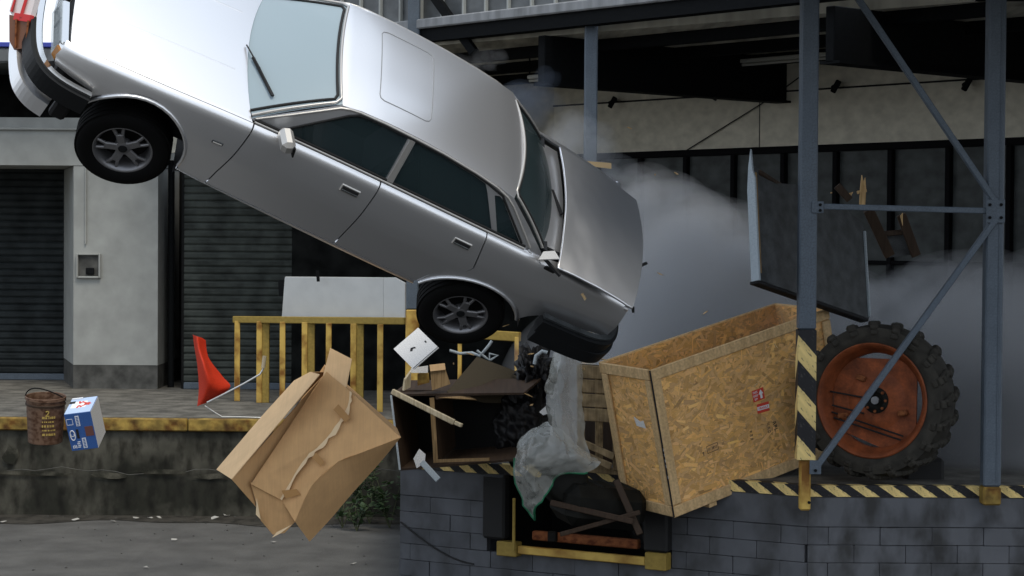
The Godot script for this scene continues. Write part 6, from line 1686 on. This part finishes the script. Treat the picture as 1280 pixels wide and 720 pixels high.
	m = MB.new(); m.patch(grid_surface([
		[Vector3(0.368, 2.458, -18.200), Vector3(0.443, 2.506, -18.100), Vector3(0.521, 2.476, -18.150), Vector3(0.610, 2.398, -18.300)],
		[Vector3(0.315, 2.202, -18.250), Vector3(0.408, 2.248, -18.000), Vector3(0.524, 2.207, -18.200), Vector3(0.619, 2.144, -18.300)],
		[Vector3(0.311, 1.937, -18.300), Vector3(0.418, 1.952, -18.050), Vector3(0.542, 1.922, -18.250), Vector3(0.650, 1.869, -18.300)],
		[Vector3(0.390, 1.726, -18.300), Vector3(0.484, 1.641, -18.100), Vector3(0.600, 1.526, -18.200), Vector3(0.703, 1.410, -18.300)]], 0.035, nz), 24, 36); part(t, "film", m, M.film, true)
	t = thing("crumpled_plastic_sheet", "crumpled clear plastic sheet with a green hem draped over the machinery", "plastic sheet", Vector3(0.291, 1.093, -18.000))
	var rows := [
		[Vector3(0.233, 1.821, -18.250), Vector3(0.355, 1.858, -18.000), Vector3(0.536, 1.707, -18.000), Vector3(0.743, 1.559, -18.100)],
		[Vector3(0.087, 1.684, -18.200), Vector3(0.257, 1.747, -17.850), Vector3(0.507, 1.619, -17.900), Vector3(0.790, 1.495, -18.050)],
		[Vector3(0.025, 1.473, -18.200), Vector3(0.148, 1.565, -17.800), Vector3(0.355, 1.527, -17.850), Vector3(0.670, 1.443, -18.000)],
		[Vector3(0.082, 1.247, -18.150), Vector3(0.163, 1.346, -17.850), Vector3(0.260, 1.383, -17.900), Vector3(0.428, 1.428, -18.000)],
		[Vector3(0.210, 0.995, -18.100), Vector3(0.228, 1.099, -17.950), Vector3(0.269, 1.203, -17.950), Vector3(0.359, 1.372, -18.000)]]
	var fs := grid_surface(rows, 0.045, nz)
	m = MB.new(); m.patch(fs, 34, 40); var fi := part(t, "film", m, M.film, true)
	m = MB.new()
	var hem := PackedVector3Array()
	for k in 22: hem.push_back(fs.call(0.0, 0.45 + 0.55 * k / 21.0))
	for k in 12: hem.push_back(fs.call(k / 11.0, 1.0))
	for k in 14: hem.push_back(fs.call(1.0, 1.0 - 0.5 * k / 13.0))
	m.tube(hem, 0.010, 6); part(fi, "green_hem", m, M.film_green, true)

func chip(label: String, nm: String, pts: PackedVector3Array, th: float, m: Material, cat: String) -> void:
	var c := Vector3.ZERO
	for p in pts: c += p / pts.size()
	var t := thing(nm, label, cat, c)
	var b := MB.new(); b.sheet(pts, th); part(t, "chip", b, m, true)

func make_small_things() -> void:
	chip("pale wooden chip flying above the boot lid, left of the smoke", "wood_chip", PackedVector3Array([Vector3(0.634, 4.178, -19.000), Vector3(0.897, 4.158, -19.000), Vector3(0.898, 4.106, -19.000), Vector3(0.642, 4.134, -19.000)]), 0.02, M.straw, "wood chip")
	chip("thin pale splinter sticking out of the boot opening", "wood_splinter", PackedVector3Array([Vector3(0.465, 3.136, -15.900), Vector3(0.489, 3.136, -15.900), Vector3(0.569, 3.008, -15.900), Vector3(0.557, 2.990, -15.900)]), 0.012, M.straw, "splinter")
	chip("small black chip flying just right of the boot lid", "black_chip", PackedVector3Array([Vector3(1.092, 3.244, -18.000), Vector3(1.161, 3.272, -18.000), Vector3(1.175, 3.251, -18.000), Vector3(1.100, 3.216, -18.000)]), 0.02, M.rubber, "chip")
	chip("little black fragment at the lower corner of the boot lid", "black_fragment", PackedVector3Array([Vector3(1.004, 2.892, -17.500), Vector3(1.031, 2.899, -17.500), Vector3(1.032, 2.845, -17.500), Vector3(1.012, 2.845, -17.500)]), 0.02, M.rubber, "fragment")
	chip("small white flake by the neck of the black bin bag", "white_flake", PackedVector3Array([Vector3(0.247, 1.937, -18.300), Vector3(0.303, 1.987, -18.300), Vector3(0.318, 1.923, -18.300), Vector3(0.283, 1.909, -18.300)]), 0.01, M.white_board, "flake")
	# broken lamp cluster flying past the nose of the car
	var t := thing("lamp_cluster", "broken red and amber lamp cluster flying ahead of the car nose", "lamp", Vector3(-3.429, 4.938, -14.600))
	var b := MB.new(); b.sheet(PackedVector3Array([Vector3(-3.513, 5.022, -14.600), Vector3(-3.474, 5.161, -14.600), Vector3(-3.384, 5.156, -14.550), Vector3(-3.434, 4.978, -14.550), Vector3(-3.485, 4.983, -14.600)]), 0.05); part(t, "clear_lens", b, M.clear_lens, true)
	b = MB.new(); b.sheet(PackedVector3Array([Vector3(-3.434, 4.978, -14.550), Vector3(-3.384, 5.156, -14.550), Vector3(-3.295, 5.151, -14.500), Vector3(-3.345, 4.967, -14.500)]), 0.05); part(t, "pale_lens", b, M.clear_lens, true)
	b = MB.new(); b.bar(Vector3(-3.473, 4.983, -14.550), Vector3(-3.346, 4.960, -14.480), 0.05, 0.04, Vector3.BACK); b.bar(Vector3(-3.427, 4.975, -14.520), Vector3(-3.377, 5.142, -14.520), 0.02, 0.05, Vector3.BACK); b.bar(Vector3(-3.506, 5.018, -14.570), Vector3(-3.462, 5.158, -14.570), 0.012, 0.05, Vector3.BACK); part(t, "red_frame", b, M.red_lens, true)
	b = MB.new(); b.sheet(PackedVector3Array([Vector3(-3.509, 4.997, -14.580), Vector3(-3.350, 4.956, -14.500), Vector3(-3.372, 4.762, -14.500), Vector3(-3.467, 4.749, -14.550), Vector3(-3.508, 4.813, -14.580)]), 0.05); part(t, "brown_housing", b, M.brown_lens, true)
	b = MB.new(); b.bar(Vector3(-3.461, 4.963, -14.520), Vector3(-3.466, 4.763, -14.520), 0.012, 0.03, Vector3.BACK); b.bar(Vector3(-3.363, 4.946, -14.460), Vector3(-3.379, 4.758, -14.460), 0.012, 0.03, Vector3.BACK); part(t, "housing_rib", b, M.rust, true)
	var sr := RandomNumberGenerator.new(); sr.seed = 31
	for k in 26:
		var a: Vector3 = spline([Vector3(-0.997, 2.226, -18.600), Vector3(-0.563, 2.526, -18.400), Vector3(0.005, 2.259, -18.200), Vector3(0.419, 2.553, -18.000), Vector3(0.833, 1.673, -17.800), Vector3(1.135, 4.173, -18.600), Vector3(1.989, 2.260, -18.400), Vector3(2.963, 3.966, -18.400)], sr.randf())
		a += Vector3(sr.randf_range(-0.35, 0.35), sr.randf_range(-0.3, 0.3), sr.randf_range(-0.3, 0.5))
		var l := sr.randf_range(0.012, 0.05)
		var w := thing("splinter", "tiny pale wood splinter thrown through the air among the wreckage", "splinter", a, Basis.from_euler(Vector3(sr.randf() * 6, sr.randf() * 6, sr.randf() * 6)), "splinters thrown through the air")
		var mb := MB.new(); mb.sheet(PackedVector3Array([Vector3(-l, -0.005, 0), Vector3(-l * 0.2, -0.009, 0), Vector3(l, 0.001, 0), Vector3(l * 0.1, 0.008, 0)]), 0.005); part(w, "chip", mb, M.lumber_end)
	# weeds along the foot of the dock
	var leafm := MB.new()
	leafm.patch(func(u: float, v: float) -> Vector3:
		var w := 0.26 * sin(PI * pow(v, 0.8)) * (u - 0.5) * 2.0
		return Vector3(w, 0.10 * sin(v * 2.2) - absf(w) * 0.35, v), 2, 5)
	var leaf := leafm.mesh()
	var spots := [[Vector3(-2.004, 0.000, -24.755), 0.55, 40, "low weed at the foot of the dock wall behind the cardboard box"], [Vector3(-1.705, 0.000, -25.120), 0.75, 72, "tall leafy weed growing against the dock left of the block corner"], [Vector3(-1.443, 0.000, -24.783), 0.8, 80, "bushy weed right beside the corner of the block dock"], [Vector3(-1.813, 0.000, -24.492), 0.38, 30, "smallest weed sprouting between the two taller weeds"]]
	for q in spots:
		var r := RandomNumberGenerator.new(); r.seed = hash(q[3])
		var o: Vector3 = q[0]
		o.z = maxf(o.z, -25.45)
		var w := thing("weed", q[3], "weed", o, Basis(), "weeds at the foot of the dock")
		var st := MB.new()
		for k in 7:
			var a := r.randf() * TAU; var l: float = q[1] * r.randf_range(0.6, 1.1)
			var tip := Vector3(cos(a) * l * 0.5, l, sin(a) * l * 0.3)
			st.tube(PackedVector3Array([Vector3.ZERO, tip * 0.5 + Vector3(0, l * 0.1, 0), tip]), 0.006, 5, false, 0.002)
			for j in int(q[2] / 4.0):
				var p := (tip * r.randf_range(0.25, 1.05))
				var s := r.randf_range(0.06, 0.13)
				inst(w, "leaf", leaf, M.leaf, Transform3D(Basis.from_euler(Vector3(r.randf_range(-0.7, 0.5), r.randf() * TAU, r.randf_range(-0.4, 0.4))).scaled(Vector3.ONE * s), p))
		part(w, "stems", st, M.stem)
	# paper scraps and grit on the yard
	var r := RandomNumberGenerator.new(); r.seed = 99
	var places := [[Vector3(-4.585, 0.000, -25.404), 0.07], [Vector3(-4.411, 0.000, -25.413), 0.06], [Vector3(-4.316, 0.000, -25.491), 0.06], [Vector3(-3.632, 0.000, -25.453), 0.10], [Vector3(-3.516, 0.000, -25.681), 0.07], [Vector3(-5.282, 0.000, -25.222), 0.09], [Vector3(-6.105, 0.000, -24.966), 0.08], [Vector3(-4.802, -0.000, -25.104), 0.06], [Vector3(-3.824, 0.000, -23.610), 0.06], [Vector3(-3.788, 0.000, -21.594), 0.05], [Vector3(-1.657, -0.000, -21.956), 0.06], [Vector3(-2.679, 0.000, -23.477), 0.05]]
	for q in places:
		var s: float = q[1] * 0.62
		var pts := PackedVector3Array()
		var n := 5
		var o: Vector3 = q[0]
		var w := thing("paper_scrap", "small pale scrap of litter lying on the asphalt yard", "litter", o + Vector3(0, 0.012, 0), Basis.from_euler(Vector3(r.randf_range(-0.3, 0.3), 0, r.randf_range(-0.3, 0.3))), "litter scraps on the asphalt yard")
		for k in n:
			var a := TAU * k / n + r.randf_range(-0.4, 0.4)
			pts.push_back(Vector3(cos(a) * s, r.randf_range(0, 0.02), sin(a) * s * 0.7))
		var mb := MB.new(); mb.sheet(pts, 0.004); part(w, "scrap", mb, M.scrap)
	var sg := MB.new(); sg.blob(Vector3.ZERO, Vector3.ONE, noise(3, 1.0, 2), 0.4, 7, 5)
	var mm := MultiMesh.new(); mm.transform_format = MultiMesh.TRANSFORM_3D; mm.mesh = sg.mesh(); mm.instance_count = 120
	for k in 120:
		var z := -25.75 + pow(r.randf(), 2.5) * 5.0
		var s := r.randf_range(0.005, 0.015)
		mm.set_instance_transform(k, Transform3D(Basis(Vector3.UP, r.randf() * TAU).scaled(Vector3(s, s * 0.6, s)), Vector3(r.randf_range(-7.5, -1.0), s * 0.3, z)))
	var mi := MultiMeshInstance3D.new(); mi.name = "grit"; mi.multimesh = mm; mi.material_override = M.asphalt
	add_child(mi); tag(mi, "loose grit along the foot of the left dock", "grit", "", "stuff")

func make_smoke() -> void:
	var root := thing("smoke", "pale blue grey smoke drifting across the dock behind the car and the crate", "smoke", Vector3(3, 1.3, -21), Basis(), "", "stuff")
	var r := RandomNumberGenerator.new(); r.seed = 8
	# banks of smoke: centre, half extents, lean, number of puffs, smallest and largest puff, density
	for q in [
		[Vector3(2.085, 2.135, -21.600), Vector3(1.1, 1.2, 2.2), 70, 0.45, 0.95, 0.17],
		[Vector3(4.167, 1.900, -21.600), Vector3(1.5, 0.8, 2.2), 80, 0.45, 0.95, 0.17],
		[Vector3(5.414, 1.992, -21.600), Vector3(0.6, 0.85, 2.2), 30, 0.45, 0.95, 0.17],
		[Vector3(4.530, 2.697, -22.200), Vector3(1.1, 0.12, 1.2), 24, 0.25, 0.5, 0.10],
		[Vector3(1.716, 3.295, -21.800), Vector3(0.35, 0.5, 1.2), 34, 0.15, 0.5, 0.20],
		[Vector3(2.305, 3.090, -21.800), Vector3(0.35, 0.3, 1.2), 20, 0.15, 0.4, 0.16],
		[Vector3(1.216, 3.907, -21.200), Vector3(0.18, 0.22, 0.6), 16, 0.10, 0.28, 0.25],
		[Vector3(0.572, 4.386, -20.200), Vector3(0.28, 0.18, 0.4), 16, 0.08, 0.26, 0.30],
		[Vector3(1.849, 2.694, -20.000), Vector3(0.7, 0.8, 0.4), 46, 0.06, 0.26, 0.26],
		[Vector3(4.162, 2.402, -20.000), Vector3(1.2, 0.5, 0.4), 46, 0.06, 0.26, 0.24],
		[Vector3(0.991, 4.081, -20.800), Vector3(0.10, 0.08, 0.3), 10, 0.05, 0.16, 0.3],
		[Vector3(1.527, 3.905, -21.000), Vector3(0.22, 0.14, 0.5), 16, 0.05, 0.16, 0.26],
		[Vector3(1.933, 3.585, -21.000), Vector3(0.25, 0.16, 0.5), 20, 0.05, 0.17, 0.26],
		[Vector3(2.381, 3.265, -21.000), Vector3(0.25, 0.14, 0.5), 16, 0.06, 0.2, 0.35],
		[Vector3(3.797, 2.952, -21.000), Vector3(0.35, 0.10, 0.5), 16, 0.06, 0.2, 0.35],
		[Vector3(4.523, 3.119, -21.000), Vector3(0.5, 0.10, 0.5), 18, 0.06, 0.22, 0.30],
		[Vector3(0.201, 4.759, -19.800), Vector3(0.2, 0.22, 0.4), 18, 0.05, 0.16, 0.5, 1],
		[Vector3(0.598, 4.481, -19.800), Vector3(0.14, 0.2, 0.4), 14, 0.04, 0.14, 0.25],
		[Vector3(-0.295, 5.099, -19.200), Vector3(0.18, 0.12, 0.3), 12, 0.03, 0.09, 0.22]]:
		var c: Vector3 = q[0]; var h: Vector3 = q[1]
		var fm := FogMaterial.new(); fm.density = q[5]; fm.albedo = Color(0.975, 0.985, 1.0) if q.size() < 7 else Color(0.45, 0.50, 0.58)
		for k in q[2]:
			# more puffs towards the middle of a bank, none with a hard outline
			var d := Vector3(r.randf_range(-1, 1) + r.randf_range(-1, 1), r.randf_range(-1, 1) + r.randf_range(-1, 1), r.randf_range(-1, 1)) * Vector3(0.62, 0.62, 1.0)
			var s := r.randf_range(q[3], q[4])
			var f := FogVolume.new()
			f.shape = RenderingServer.FOG_VOLUME_SHAPE_ELLIPSOID
			f.size = Vector3(r.randf_range(0.8, 1.5), r.randf_range(0.7, 1.1), r.randf_range(0.8, 1.3)) * s * 2.0
			f.material = fm
			f.name = part_name(root, "smoke_puff")
			root.add_child(f)
			f.position = c + d * h - root.position
			f.rotation = Vector3(r.randf_range(-0.5, 0.5), r.randf_range(-0.5, 0.5), r.randf_range(-0.7, 0.7))

func _ready() -> void:
	rng.seed = 20
	make_view()
	make_materials()
	make_setting()
	make_railing()
	make_car()
	make_crate()
	make_pallet_crate()
	make_tractor_wheel()
	make_cardboard_box()
	make_bucket_and_carton()
	make_umbrella()
	make_debris()
	make_small_things()
	make_smoke()
